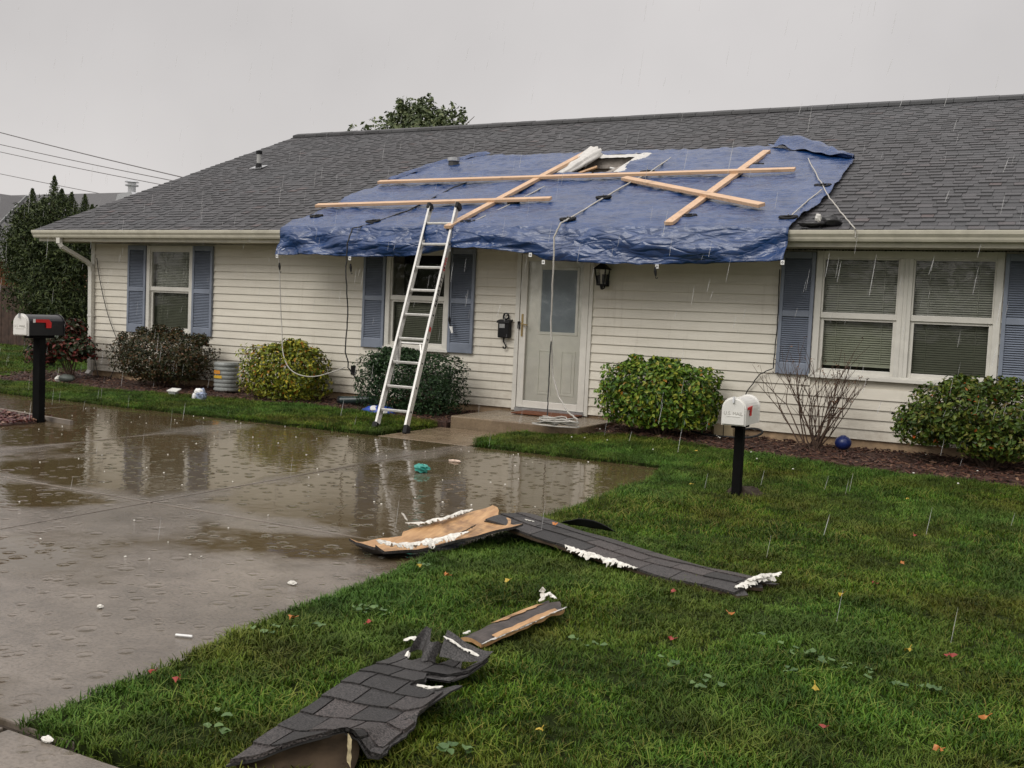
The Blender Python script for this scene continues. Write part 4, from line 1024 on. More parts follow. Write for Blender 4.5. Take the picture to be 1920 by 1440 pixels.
# ------------------------------------------------------------------ letterboxes on posts
def letterbox(base, ang, post_h, post_w, L, Wd, H, shell_m, front_m, label, flag_style, sink=.05):
    base = Vector(base); t_ = thing('post_letterbox', label, 'letter box', base)
    ca, sa = math.cos(ang), math.sin(ang)
    def T(x, y, z): return (base.x + x * ca - y * sa, base.y + x * sa + y * ca, base.z + z)     # x: across, y: depth (front at -)
    hw = post_w / 2
    V = [T(x, y, z) for z in (-sink, post_h) for x, y in ((-hw, -hw), (hw, -hw), (hw, hw), (-hw, hw))]
    o = MB().add(V, [(0, 3, 2, 1), (4, 5, 6, 7), (0, 1, 5, 4), (1, 2, 6, 5), (2, 3, 7, 6), (3, 0, 4, 7)]).build('post', m_wood_post, t_); bevel(o, .005)
    zb = post_h + .004; yo = .0
    def arch(y, w=Wd, h=H, dz=0):
        r = w / 2; P = [T(-r, y, zb + dz), T(r, y, zb + dz)]
        n = 12; zc = zb + h - r
        P += [T(r * math.cos(q), y, zc + r * math.sin(q)) for q in [PI * k / n for k in range(n + 1)]]
        return P
    y0, y1 = -L / 2, L / 2
    sh = MB(); A_, B_ = arch(y0), arch(y1); n = len(A_)
    sh.add(A_ + B_, [(i, (i + 1) % n, n + (i + 1) % n, n + i) for i in range(n)] + [tuple(n + i for i in range(n)), tuple(reversed(range(n)))])
    sho = sh.build('shell', shell_m, t_)
    for y in (y0 - .004, y1 - .008):
        A_, B_ = arch(y, Wd + .012, H + .008, -.003), arch(y + .012, Wd + .012, H + .008, -.003)
        MB().add(A_ + B_, [(i, (i + 1) % n, n + (i + 1) % n, n + i) for i in range(n)] + [tuple(n + i for i in range(n)), tuple(reversed(range(n)))]).build('rim', front_m if y < 0 else shell_m, sho)
    A_, B_ = arch(y0 - .02, Wd - .004, H - .004, .004), arch(y0 - .0045, Wd - .004, H - .004, .004)
    dr_ = MB().add(A_ + B_, [(i, (i + 1) % n, n + (i + 1) % n, n + i) for i in range(n)] + [tuple(n + i for i in range(n)), tuple(reversed(range(n)))]).build('door', front_m, t_)
    bevel(dr_, .004)
    MB().bar(T(0, y0 - .03, zb + H - .035), T(0, y0 - .022, zb + H + .008), .02, .012, (1, 0, 0)).build('latch', m_galv, dr_)
    em = MB(); em.bar(T(-Wd * .3, y0 - .021, zb + H * .33), T(Wd * .3, y0 - .021, zb + H * .33), .004, .006, (0, 0, 1)); em.build('emboss_line', front_m, dr_)
    cu = bpy.data.curves.new('mail_text', 'FONT'); cu.body = 'U.S. MAIL'; cu.size = .035; cu.extrude = .0008; cu.align_x = 'CENTER'
    m_ = simple('embossed_grey', (.50, .49, .45), .4); cu.materials.append(m_)
    tmp = bpy.data.objects.new('text_source', cu); COL.objects.link(tmp)
    me_ = bpy.data.meshes.new_from_object(tmp.evaluated_get(bpy.context.evaluated_depsgraph_get())); bpy.data.objects.remove(tmp)
    to_ = link(bpy.data.objects.new('embossed_text', me_), dr_, T(0, y0 - .0215, zb + H * .38)); to_.rotation_euler = (PI / 2, 0, ang)
    s = 1
    fx = Wd / 2 + .004
    fl = MB()
    if flag_style == 0:
        pts = [(y0 + .06, .60), (y0 + .30, .60), (y0 + .30, .74), (y0 + .06, .74)]
        pf = [(y0 + .07, .64), (y0 + .23, .62), (y0 + .235, .36), (y0 + .30, .36), (y0 + .305, .62), (y0 + .27, .78), (y0 + .07, .78)]
    else:
        pf = [(y0 + .05, .58), (y0 + .11, .585), (y0 + .11, .34), (y0 + .14, .34), (y0 + .16, .70), (y0 + .05, .66)]
    fl.prism([T(fx, y, zb + H * z) for y, z in pf], (T(1, 0, 0)[0] - T(0, 0, 0)[0]) * .006 * Vector((1, 0, 0)) + Vector((0, sa * .006, 0)))
    fo = fl.build('flag', m_red, t_)
    if flag_style == 0:
        MB().prism([T(fx + .006, y, zb + H * z) for y, z in ((y0 + .055, .62), (y0 + .085, .62), (y0 + .085, .80), (y0 + .055, .80))], (.002, 0, 0)).build('flag_tip', m_grommet, fo)
    MB().add([T(x, y, z) for z in (zb - .03, zb - .001) for x, y in ((-hw * 1.3, y0 + .1), (hw * 1.3, y0 + .1), (hw * 1.3, y1 - .1), (-hw * 1.3, y1 - .1))], [(0, 3, 2, 1), (4, 5, 6, 7), (0, 1, 5, 4), (1, 2, 6, 5), (2, 3, 7, 6), (3, 0, 4, 7)]).build('bracket', m_wood_post, t_)
    return t_
letterbox((4.173,-4.153,0.000), math.radians(10), .88, .085, .49, .165, .205, m_blackbox, m_whitebox, 'black letter box with white door and red flag on a tall black post', 0)
letterbox((11.156,-3.510,0.000), math.radians(0), .555, .066, .40, .168, .20, m_whitebox, m_whitebox, 'all white letter box with red flag on a thin black post in the lawn', 1)
mp_ = Vector((11.192,-3.418,0.000)); 
tag(MB().grid(blob((mp_.x, mp_.y, .0), (.13, .09, .07), 4, 14, 8)).build('bare_soil_patch', m_soil), kind='structure')

# ------------------------------------------------------------------ plants
def leaf_quads(mb, p, nrm_, size, asp=.55):
    nrm_ = nrm_.normalized(); a_ = nrm_.orthogonal().normalized(); q = rnd.uniform(0, 2 * PI)
    d = (a_ * math.cos(q) + nrm_.cross(a_) * math.sin(q)); s_ = nrm_.cross(d)
    V = [p - d * size * .5, p + s_ * size * asp * .5 + nrm_ * size * .1, p + d * size * .5, p - s_ * size * asp * .5 + nrm_ * size * .1]
    mb.add(V, [(0, 1, 2), (0, 2, 3)], min(1, max(0, rnd.random())))
def foliage(blobs, n, size, up_bias=.3, shell=.5, nz=.18, asp=.55, box_pow=2.0, jitter=.9):
    mb = MB(); tot = sum(r[0] * r[1] * r[2] for _, r in blobs) ** 1
    ws = [(r[0] * r[1] + r[1] * r[2] + r[0] * r[2]) for _, r in blobs]; W_ = sum(ws)
    for (c_, r), w in zip(blobs, ws):
        c_ = Vector(c_); sd = rnd.uniform(0, 50)
        for _ in range(int(n * w / W_)):
            d = Vector((rnd.gauss(0, 1), rnd.gauss(0, 1), rnd.gauss(0, 1))).normalized()
            k = (abs(d.x) ** box_pow + abs(d.y) ** box_pow + abs(d.z) ** box_pow) ** (-1 / box_pow)
            rad = k * (1 - shell * rnd.random() ** 1.7) * (1 + nz * noise.noise(d * 3.2 + Vector((sd, 0, 0))) + nz * .6 * noise.noise(d * 8 + Vector((0, sd, 0))))
            p = c_ + Vector((d.x * r[0], d.y * r[1], d.z * r[2])) * rad
            if p.z < .03: continue
            nn = Vector((d.x / r[0], d.y / r[1], d.z / r[2])).normalized() + Vector((rnd.uniform(-1, 1), rnd.uniform(-1, 1), rnd.uniform(-1, 1))) * jitter + Vector((0, 0, up_bias))
            leaf_quads(mb, p, nn, size * rnd.uniform(.6, 1.25), asp)
    return mb
def stems(base, tops, r, n=5):
    mb = MB(); base = Vector(base)
    for tp in tops:
        tp = Vector(tp); b0 = base + Vector((rnd.uniform(-.05, .05), rnd.uniform(-.05, .05), -.05))
        mid = b0.lerp(tp, .5) + Vector((rnd.uniform(-.05, .05), rnd.uniform(-.05, .05), .03))
        mb.tube([b0, mid, tp], [r, r * .7, r * .35], n)
    return mb
def leafmat(name, stops, rough=.42): return tone_ramp(name, stops, rough, fine=(25, .25), spec=.28)
lm1 = leafmat('dark_bronze_leaf', [(0, (.014, .022, .007)), (.5, (.034, .038, .011)), (.8, (.07, .045, .015)), (1, (.11, .05, .022))])
lm2 = leafmat('yellow_green_leaf', [(0, (.05, .07, .008)), (.4, (.14, .18, .016)), (.75, (.28, .29, .03)), (.93, (.40, .33, .03)), (.97, (.35, .14, .02)), (1, (.40, .16, .02))])
lm3 = leafmat('dark_green_leaf', [(0, (.010, .026, .009)), (.6, (.02, .05, .016)), (1, (.04, .08, .026))])
lm4 = leafmat('mid_green_leaf', [(0, (.022, .055, .007)), (.35, (.06, .13, .013)), (.7, (.14, .22, .022)), (.93, (.28, .30, .035)), (.985, (.22, .2, .04)), (1, (.5, .17, .02))])
lm5 = leafmat('olive_green_leaf', [(0, (.02, .042, .007)), (.5, (.06, .105, .013)), (.85, (.13, .155, .022)), (.975, (.13, .11, .03)), (1, (.42, .09, .02))])
lmr = leafmat('red_green_leaf', [(0, (.014, .024, .01)), (.4, (.035, .055, .02)), (.6, (.06, .04, .022)), (.8, (.11, .022, .018)), (1, (.22, .03, .025))])
lme = leafmat('evergreen_needle', [(0, (.018, .030, .011)), (.5, (.045, .066, .020)), (1, (.10, .125, .042))], .5)
lmt = leafmat('far_tree_leaf', [(0, (.05, .07, .03)), (.6, (.10, .13, .055)), (1, (.17, .19, .09))], .5)

def shrub(label, c_, r, n, size, mat, box_pow, group=None, nz=.18, extra=None, stem_n=9):
    c_ = Vector(c_); t_ = thing('shrub', label, 'shrub', (c_.x, c_.y, .08)); r = (r[0] * .89, r[1] * .92, r[2] * .97)
    extra = list(extra or [])
    for _ in range(9):        # new shoots that break the clipped outline
        a_ = rnd.uniform(0, 2 * PI); q_ = rnd.uniform(.1, .95); e_ = rnd.uniform(.05, .10)
        extra.append(((c_.x + r[0] * q_ * math.cos(a_), c_.y + r[1] * q_ * math.sin(a_), c_.z + r[2] * (1 - .35 * q_ ** 3) * rnd.uniform(.85, 1.06)), (e_ * 1.2, e_, e_ * rnd.uniform(.8, 1.5))))
    foliage([(c_, r)] + (extra or []), int(n * 1.2), size, nz=nz * 1.05, box_pow=box_pow * 1.1, shell=.4).build('foliage', mat, t_, fix=False)
    tops = [c_ + Vector((rnd.uniform(-.7, .7) * r[0], rnd.uniform(-.6, .6) * r[1], rnd.uniform(-.4, .5) * r[2])) for _ in range(stem_n)]
    stems((c_.x, c_.y, .06), tops, .016).build('branches', m_twig, t_)
    return t_
shrub('rounded dark bronze shrub below the left window', (2.07, -.55, .50), (.90, .46, .36), 12500, .043, lm1, 2.6)
shrub('yellow green shrub behind the hanging pale cord', (4.28, -.52, .42), (.64, .42, .35), 7600, .055, lm2, 4.0)
shrub('clipped dark green shrub behind the ladder', (6.28, -.55, .42), (.73, .43, .37), 12500, .041, lm3, 6, nz=.1)
shrub('boxy bright green shrub right of the front door', (9.47, -.50, .50), (.67, .42, .34), 8200, .060, lm4, 7, nz=.13)
shrub('loose olive green shrub below the double window at the right edge', (12.75, -.55, .58), (.80, .48, .29), 9800, .053, lm5, 2.8, nz=.22,
      extra=[((12.22, -.6, .42), (.32, .3, .18)), ((12.85, -.75, .34), (.36, .25, .16))], stem_n=22)
# red and green shrub by the left corner
t_ = thing('shrub', 'red and green shrub at the left corner of the house', 'shrub', (.1, -.6, .08))
foliage([((.05, -.6, .62), (.42, .36, .26)), ((.35, -.6, .52), (.34, .3, .2)), ((-.25, -.7, .42), (.26, .25, .2)), ((.15, -.55, .85), (.26, .22, .12))], 2600, .085, nz=.3, asp=.6).build('foliage', lmr, t_, fix=False)
stems((.2, -.55, .06), [(-.2 + .08 * k, -.6 + rnd.uniform(-.15, .15), .45 + rnd.uniform(0, .2)) for k in range(10)], .012).build('branches', m_twig, t_)
# bare shrub
t_ = thing('bare_shrub', 'leafless brown shrub in front of the double window', 'shrub', (11.12, -.55, .08))
mb = MB(); lf_ = MB()
def grow(p, d, L, r, depth):
    pts = [p]; q = p.copy()
    for k in range(4):
        d = (d + Vector((rnd.uniform(-.16, .16), rnd.uniform(-.16, .16), rnd.uniform(-.02, .14)))).normalized(); q = q + d * L / 4; pts.append(q.copy())
    mb.tube(pts, [r * (1 - .12 * k) for k in range(5)], 5)
    if depth > 0:
        for k in range(rnd.choice((2, 3))):
            i = rnd.choice((2, 3, 4)); dd = (d + Vector((rnd.uniform(-.7, .7), rnd.uniform(-.7, .7), rnd.uniform(-.1, .5)))).normalized()
            grow(pts[i], dd, L * rnd.uniform(.45, .75), r * .55, depth - 1)
    else:
        if rnd.random() < .5:
            for _ in range(rnd.randint(1, 4)): leaf_quads(lf_, q + Vector((rnd.uniform(-.02, .02), rnd.uniform(-.02, .02), rnd.uniform(-.02, .02))), Vector((rnd.uniform(-1, 1), rnd.uniform(-1, 1), 1)), .03)
for k in range(18):
    a_ = rnd.uniform(-1.0, 1.0) + (PI if k % 2 else 0); tl = rnd.uniform(.15, .95)
    grow(Vector((11.12 + rnd.uniform(-.09, .09), -.55 + rnd.uniform(-.06, .06), .05)), Vector((math.cos(a_) * tl, math.sin(a_) * tl * .6, 1)).normalized(), rnd.uniform(.42, .66), .009, 2)
mb.build('branches', m_twig, t_, fix=False)
m_dryleaf = tone_ramp('dry_brown_leaf', [(0, (.08, .04, .02)), (1, (.2, .1, .05))], .7)
lf_.build('dry_leaves', m_dryleaf, t_, fix=False)
# climbing stem on left wall
t_ = thing('climbing_vine', 'thin bare vine against the siding at the left corner', 'vine', (.55, -.15, .1))
MB().tube(smoothp([(.62, -.2, .06), (.72, -.14, .35), (.74, -.10, .55), (.55, -.06, .75), (.35, -.05, 1.1), (.18, -.05, 1.6), (.12, -.05, 1.9)]), .006, 5).tube(smoothp([(.42, -.22, .05), (.3, -.2, .3), (.2, -.16, .6)]), .006, 5).tube(smoothp([(.74, -.10, .55), (.66, -.14, .6), (.55, -.2, .58)]), .004, 5).build('stem', m_cord, t_, smooth=True)
mb = MB()
for _ in range(16): leaf_quads(mb, Vector((rnd.uniform(.48, .72), rnd.uniform(-.22, -.12), rnd.uniform(.42, .64))), Vector((rnd.uniform(-1, 1), -1, rnd.uniform(-1, 1))), .05)
mb.build('leaves', lm1, t_, fix=False)
# evergreen by the fence
t_ = thing('evergreen_tree', 'dark evergreen tree with pointed tops beside the left house corner', 'tree', (-4.3, 2.5, .0))
bl = [((-4.0, 2.5, 1.45), (.82, .85, 1.05)), ((-3.7, 2.5, .85), (.72, .7, .8)), ((-4.8, 2.5, 1.8), (.52, .5, .5)), ((-5.0, 2.5, 2.2), (.38, .4, .4)), ((-4.5, 2.5, 2.3), (.75, .7, .65)), ((-3.85, 2.6, 2.15), (.75, .7, .65)),
      ((-4.0, 2.5, 2.85), (.42, .4, .42)), ((-4.75, 2.5, 2.75), (.38, .38, .35)), ((-3.35, 2.6, 2.6), (.35, .35, .40))]
fo = foliage(bl, 34000, .10, shell=.5, nz=.4, asp=.3, jitter=1.2)
for (x, z0, z1) in ((-4.12, 3.1, 3.62), (-4.75, 2.95, 3.38), (-3.9, 3.0, 3.36), (-3.62, 2.8, 3.3), (-3.25, 2.8, 3.24), (-4.4, 2.9, 3.2), (-5.05, 2.6, 3.05), (-3.05, 2.6, 3.05), (-5.25, 2.2, 2.6)):
    for k in range(420):
        u = rnd.random(); r_ = .20 * (1 - u) ** .9 + .012; q = rnd.uniform(0, 2 * PI)
        leaf_quads(fo, Vector((x + r_ * rnd.random() * math.cos(q), 2.5 + r_ * rnd.random() * math.sin(q), z0 + (z1 - z0) * u)), Vector((math.cos(q), math.sin(q), rnd.uniform(-.6, .4))), .07, .25)
fo.build('crown', lme, t_, fix=False)
tk = MB().tube([(-4.3, 2.5, -.1), (-4.28, 2.5, 1.2), (-4.2, 2.5, 2.6), (-4.13, 2.5, 3.4)], [.11, .09, .05, .015], 8)
for k in range(26):
    z = rnd.uniform(.5, 2.9); q = rnd.uniform(0, 2 * PI); L = .95 * (1.1 - z / 4); tk.tube([(-4.25, 2.5, z), (-4.25 + L * math.cos(q), 2.5 + L * math.sin(q), z + .35)], [.025, .006], 5)
tk.build('trunk', m_trunk, t_, fix=False)
# tree behind the roof
t_ = thing('broadleaf_tree', 'green tree rising behind the roof ridge', 'tree', (-4.7, 16, -.05))
bl = []
for (x, z, rx, rzz) in ((-4.6, 7.15, .75, .62), (-5.5, 7.1, .55, .55), (-3.8, 7.0, .6, .5), (-4.95, 7.55, .35, .42), (-4.4, 7.6, .38, .35), (-4.0, 7.35, .35, .4), (-5.85, 7.3, .2, .38), (-3.25, 7.0, .35, .3), (-3.05, 7.2, .18, .22), (-5.3, 7.6, .16, .3), (-6.3, 6.95, .24, .34), (-6.85, 6.85, .16, .34), (-5.1, 7.75, .14, .26), (-4.2, 7.85, .14, .22), (-3.6, 7.5, .16, .3), (-2.9, 7.35, .12, .2), (-4.75, 7.85, .15, .2), (-4.7, 6.2, 1.9, 1.0), (-4.7, 5.2, 2.1, .9)):
    bl.append(((x, 16 + rnd.uniform(-.4, .4), z), (rx, rx * .9, rzz)))
foliage(bl, 11000, .16, shell=.85, nz=.5, jitter=1.4).build('crown', lmt, t_, fix=False)
tk = MB().tube([(-4.7, 16, -.1), (-4.68, 16, 2.5), (-4.7, 16, 4.5), (-4.6, 16, 7)], [.22, .18, .12, .03], 9)
for k in range(22):
    q = rnd.uniform(0, 2 * PI); L = rnd.uniform(.8, 1.9); z = rnd.uniform(3.5, 6); tk.tube([(-4.7, 16, z), (-4.7 + L * .6 * math.cos(q), 16 + L * .6 * math.sin(q), z + L * .7), (-4.7 + L * math.cos(q), 16 + L * math.sin(q), z + L * 1.1)], [.05, .03, .008], 5)
tk.build('trunk', m_trunk, t_, fix=False)

# ------------------------------------------------------------------ fence and neighbour
fe = thing('wooden_fence', 'dark wooden picket fence at the back of the side yard', 'fence', (-8, 5.4, 0))
x = -13.5
while x < -.3:
    w = .135; h = 1.50 + rnd.uniform(-.02, .02); y = 5.4 + rnd.uniform(-.006, .006)
    MB().prism([(x, y, .02), (x + w, y, .02), (x + w, y, h - .03), (x + w - .03, y, h), (x + .03, y, h), (x, y, h - .03)], (0, .018, 0)).build('board', m_fence, fe); x += .142
for z in (.35, 1.2): MB().box(-13.5, -.3, 5.43, 5.47, z, z + .085).build('rail', m_fence, fe)
m_brick, t, b = new_mat('orange_brick')
bt = N(t, 'ShaderNodeTexBrick', Scale=4.2); bt.inputs['Color1'].default_value = (.42, .16, .075, 1); bt.inputs['Color2'].default_value = (.50, .22, .11, 1); bt.inputs['Mortar'].default_value = (.4, .35, .28, 1)
mp = N(t, 'ShaderNodeMapping'); mp.inputs['Rotation'].default_value = (PI / 2, 0, 0); t.links.new(wpos(t), mp.inputs[0]); t.links.new(mp.outputs[0], bt.inputs['Vector'])
t.links.new(bt.outputs['Color'], b.inputs['Base Color']); b.inputs['Roughness'].default_value = .8
nh = thing('neighbour_house', 'brick house with grey roof behind the fence on the left', 'house', (-26, 16, 0))
MB().box(-48, -17.6, 16.6, 26, -.05, 2.7).build('brick_wall', m_brick, nh)
m_nroof = simple('grey_roof_shingle', (.085, .083, .085), .6, var=.25, vs_=30, bs=.6, bsc=40)
nr = MB().prism([(-49, 16.0, 2.75), (-49, 16.0, 2.65), (-49, 27, 2.65), (-49, 27, 2.75), (-49, 21.4, 6.05)], (36, 0, 0)).build('roof', m_nroof, nh)
MB().box(-49, -13, 15.97, 16.0, 2.62, 2.78).build('gutter', m_white, nh)
# front wing with a valley strip
MB().prism([(-34.5, 13.8, 2.76), (-24.3, 13.8, 2.76), (-29.4, 13.8, 5.85)], (0, 7.6, 0)).build('wing_roof', m_nroof, nh)
MB().box(-33.5, -24.9, 14.2, 16.7, -.05, 2.75).build('wing_wall', m_brick, nh)
MB().bar((-22.330,15.600,5.183), (-24.125,15.600,3.989), .12, .05, (0, 0, 1)).build('verge_strip', m_galv, nh)
# metal chimney cap on the neighbour's roof
cx_, cy_ = -17.43, 16.3
cv = link(bpy.data.objects.new('roof_vent', None), nh, (cx_, cy_, 3.0))
MB().prism([(cx_ - .62, cy_ - .35, 4.55), (cx_ + .62, cy_ - .35, 4.95), (cx_ + .35, cy_ - .35, 5.28), (cx_ - .35, cy_ - .35, 5.2)], (0, .7, 0)).build('saddle', m_galv, cv)
MB().lathe((cx_, cy_, 5.15), [(.30, 0), (.20, .12), (.14, .16), (.14, .36), (.24, .38), (.24, .43), (.15, .44), (.15, .5), (.26, .52), (.2, .58), (.05, .62)], 14).build('cap', m_galv, cv)
MB().box(cx_ - .25, cx_ + .25, cy_ - .25, cy_ + .25, 2.7, 5.0).build('flue', m_galv, cv)
# power lines, running past behind the roof
pl = [((-49.720,25.000,12.727), (-14.338,25.000,5.506), .028, 'uppermost power line crossing the sky on the left'), ((-49.715,25.000,11.733), (-14.339,25.000,5.529), .022, 'second power line from the top crossing the sky on the left'),
      ((-49.713,25.000,11.235), (-14.330,25.000,5.322), .020, 'third power line from the top crossing the sky on the left'), ((-49.706,25.000,9.864), (-14.298,25.000,4.538), .018, 'lowest power line ending behind the chimney cap on the left')]
m_wire = simple('power_line', (.16, .15, .15), .6)
for a_, b_, r, l in pl:
    A_, B_ = Vector(a_), Vector(b_)
    pts = [A_.lerp(B_, k / 24) + Vector((0, 0, -.25 * 4 * (k / 24) * (1 - k / 24))) for k in range(25)]
    tag(MB().tube(pts, r, 6).build('power_line', m_wire, None, A_), l, 'power line', 'power lines on the left')

# ------------------------------------------------------------------ small things along the house
bk = thing('corrugated_bucket', 'grey ribbed bucket with two orange labels between the left shrubs', 'bucket', (3.17, -.42, .07))
prof = [(.145, 0)]
z = .02
for k in range(6):
    prof += [(.172, z), (.172, z + .022), (.160, z + .032), (.160, z + .048)]; z += .056
prof += [(.172, z), (.175, z + .02), (.165, z + .045), (.14, z + .05)]
bco = MB().lathe((3.17, -.42, .08), prof, 24).build('bucket_body', m_bucket, bk)
def wrap(q0, q1, z0, z1, r, mat, nm):
    P = [[(3.17 + r * math.cos(q0 + (q1 - q0) * i / 8), -.42 + r * math.sin(q0 + (q1 - q0) * i / 8), zz) for i in range(9)] for zz in (z0, z1)]
    MB().grid(P).build(nm, mat, bk)
wrap(-2.1, -1.35, .325, .375, .1765, m_orange, 'label'); wrap(-2.1, -1.2, .265, .305, .1765, simple('yellow_label', (.62, .38, .03), .5), 'label')
def litter(name, p, r, mat, label, cat, seed, amp=.5):
    o = MB().grid(blob(p, r, seed, 14, 9, amp, 2.6)).build(name, mat, None, p, smooth=False); return tag(o, label, cat)
pb = (3.012,-1.233,0.080); t_ = thing('paper_tray', 'small white tray lying on the mulch under the left shrub', 'tray', pb)
MB().prism([(pb[0] - .09, pb[1] - .03, pb[2] + .02), (pb[0] + .09, pb[1] - .03, pb[2] + .02), (pb[0] + .08, pb[1] + .06, pb[2] + .05), (pb[0] - .08, pb[1] + .06, pb[2] + .05)], (0, 0, .012)).build('rim', m_whitebox, t_)
MB().box(pb[0] - .07, pb[0] + .05, pb[1] - .02, pb[1] + .04, pb[2] - .03, pb[2] + .019).build('tray_body', m_bucket, t_)
pc = Vector((3.571,-1.329,0.050)); t_ = thing('crumpled_carton', 'crumpled blue and white carton at the edge of the left grass strip', 'carton', pc)
MB().grid(blob(pc + Vector((.03, 0, .05)), (.065, .05, .075), 3, 10, 7, .5)).build('carton_body', simple('blue_white_print', (.28, .33, .46), .5, var=.7, vs_=40), t_)
MB().grid(blob(pc + Vector((.0, -.02, .10)), (.06, .03, .03), 7, 9, 6, .6)).grid(blob(pc + Vector((-.06, -.03, .03)), (.03, .03, .04), 9, 8, 6, .4)).build('torn_flap', m_grommet, t_)
gx = Vector((5.407,-0.439,0.050))
t_ = thing('plastic_pipe', 'dark green plastic pipe lying on the mulch left of the ladder', 'pipe', gx)
MB().tube(smoothp([gx + Vector((-.24, -.05, .06)), gx + Vector((0, 0, .08)), gx + Vector((.22, .12, .10))]), .055, 12).build('pipe_body', simple('dark_green_plastic', (.02, .035, .035), .3), t_, smooth=True)
MB().tube([gx + Vector((-.255, -.053, .058)), gx + Vector((-.225, -.047, .062))], .06, 12).build('collar', m_rubber, t_)
bg_ = Vector((6.081,-0.906,0.040)); t_ = thing('blue_plastic_bag', 'blue and white plastic bag lying behind the ladder feet', 'bag', bg_)
MB().grid(blob(bg_ + Vector((-.02, .02, .02)), (.21, .10, .07), 6, 20, 10, .3)).build('bag_body', simple('blue_bag_film', (.02, .07, .40), .3), t_, smooth=True)
MB().grid(blob(bg_ + Vector((-.06, -.03, .05)), (.05, .05, .04), 12, 9, 6, .4)).grid(blob(bg_ + Vector((.09, -.05, .03)), (.05, .035, .035), 15, 9, 6, .5)).build('white_print', m_grommet, t_)
hp = Vector((11.40, -.42, .16)); t_ = thing('toy_ball', 'dark blue plastic ball on the mulch below the double window', 'ball', hp)
MB().grid(blob(hp, (.082, .082, .072), 1, 20, 14, .02)).build('ball_shell', m_blueb, t_, smooth=True)
MB().lathe((hp.x, hp.y, hp.z + .066), [(.03, 0), (.028, .008), (.012, .012)], 10).build('valve', m_blueb, t_)
gp = Vector((8.779,-4.175,-0.000)); litter('crumpled_glove', (gp.x, gp.y, .035), (.055, .04, .032), m_teal, 'crumpled teal plastic piece lying on the wet driveway', 'litter', 4)
lp_ = Vector((8.667,-3.472,0.000)); litter('torn_scrap', (lp_.x, lp_.y, .008), (.05, .02, .01), simple('pale_scrap', (.7, .55, .45), .6), 'small pale torn scrap on the wet driveway right of the teal litter', 'litter', 6)
lp_ = Vector((10.306,-8.228,0.000)); tag(MB().tube([lp_ + Vector((-.035, 0, .007)), lp_ + Vector((.03, .02, .008))], .005, 6).build('white_stick', m_grommet, None, lp_), 'thin white stick on the driveway near the lawn edge', 'litter')
lp_ = Vector((10.138,-7.389,0.000)); litter('white_scrap', (lp_.x, lp_.y, .008), (.020, .012, .007), m_foam, 'largest white foam scrap on the driveway left of the plywood', 'litter', 2)
lp_ = Vector((10.678,-9.110,0.000)); litter('white_scrap', (lp_.x, lp_.y, .008), (.017, .012, .007), m_foam, 'white foam scrap on the pavement at the lawn corner', 'litter', 9)
lp_ = Vector((9.758,-8.144,0.000)); litter('white_scrap', (lp_.x, lp_.y, .008), (.009, .012, .007), m_foam, 'white foam scrap alone on the pale left driveway slab', 'litter', 11)
# black hose and beige box near the white letterbox
ux = Vector((10.10, -.12, .05)); t_ = thing('utility_box', 'low beige utility box against the foundation behind the white letter box', 'utility box', ux)
MB().box(ux.x - .11, ux.x + .10, -.16, -.02, .07, .205).build('casing', simple('beige_plastic', (.45, .36, .22), .6), t_); MB().box(ux.x - .008, ux.x, -.1625, -.1605, .072, .204).build('seam', m_black, t_)
hz_ = smoothp([(9.75, -.2, .11), (9.95, -.32, .10), (10.2, -.36, .10), (10.45, -.3, .11), (10.55, -.15, .17), (10.42, -.1, .20), (10.25, -.1, .16)])
tag(MB().tube(hz_, .012, 6).build('garden_hose', m_cord, None, (10.2, -.3, .1), smooth=True), 'black hose looped on the mulch behind the white letter box', 'hose')
rope('cable', [(10.576,-0.060,1.911), (10.586,-0.060,1.371), (10.573,-0.065,0.856), (10.425,-0.050,0.777), (10.297,-0.050,0.577), (10.220,-0.050,0.396)], .006, m_cord, 'black cable running down the shutter beside the double window', 'cable')
bp_ = MB().box(4.98, 5.05, -.03, -.017, .42, .54).build('outlet_cover', m_black); tag(bp_, 'small black outlet cover low on the siding by the pale cord', 'outlet')
tag(MB().box(.66, .71, -.05, -.017, .40, .56).build('meter_cover', simple('brown_plastic', (.06, .03, .02), .6)), 'small brown box low on the siding near the vine', 'outlet')
cv_ = Vector((0.666,-1.045,0.060)); t_ = thing('garden_stone', 'dark rounded stone with a white end beside the red shrub', 'stone', cv_)
MB().grid(blob(cv_ + Vector((.05, 0, .05)), (.13, .09, .06), 3, 14, 9, .15)).build('stone_body', simple('dark_stone', (.05, .06, .05), .5), t_, smooth=True)
MB().grid(blob(cv_ + Vector((-.08, -.02, .04)), (.05, .05, .045), 5, 9, 6, .4)).build('white_end', m_foam, t_)
# red mulch patch around the tall post
pp = [(2.799,-3.851,0.000)[:2], (3.384,-3.824,0.000)[:2], (4.026,-3.862,0.000)[:2], (4.250,-4.285,0.000)[:2], (4.244,-4.854,0.000)[:2]]
pch = sheet_obj('mulch_patch', pp, .1, lambda x, y: .012 + wob(x, y, .008, 8), m_mulch)
mb = MB()
for _ in range(420):
    u, v = rnd.random(), rnd.random(); A_ = Vector((*pp[0], 0)).lerp(Vector((*pp[2], 0)), u); B_ = Vector((*pp[4], 0)).lerp(Vector((*pp[3], 0)), u); p = A_.lerp(B_, v); p.z = .02 + rnd.uniform(0, .02)
    leaf_quads(mb, p, Vector((rnd.uniform(-.5, .5), rnd.uniform(-.5, .5), 1)), .06)
m_redleaf = tone_ramp('dark_red_leaf', [(0, (.05, .012, .012)), (.6, (.12, .03, .025)), (1, (.3, .18, .12))], .4)
tag(mb.build('leaf_litter', m_redleaf, fix=False), 'dark red leaves heaped around the tall black post', 'leaves', kind='stuff')
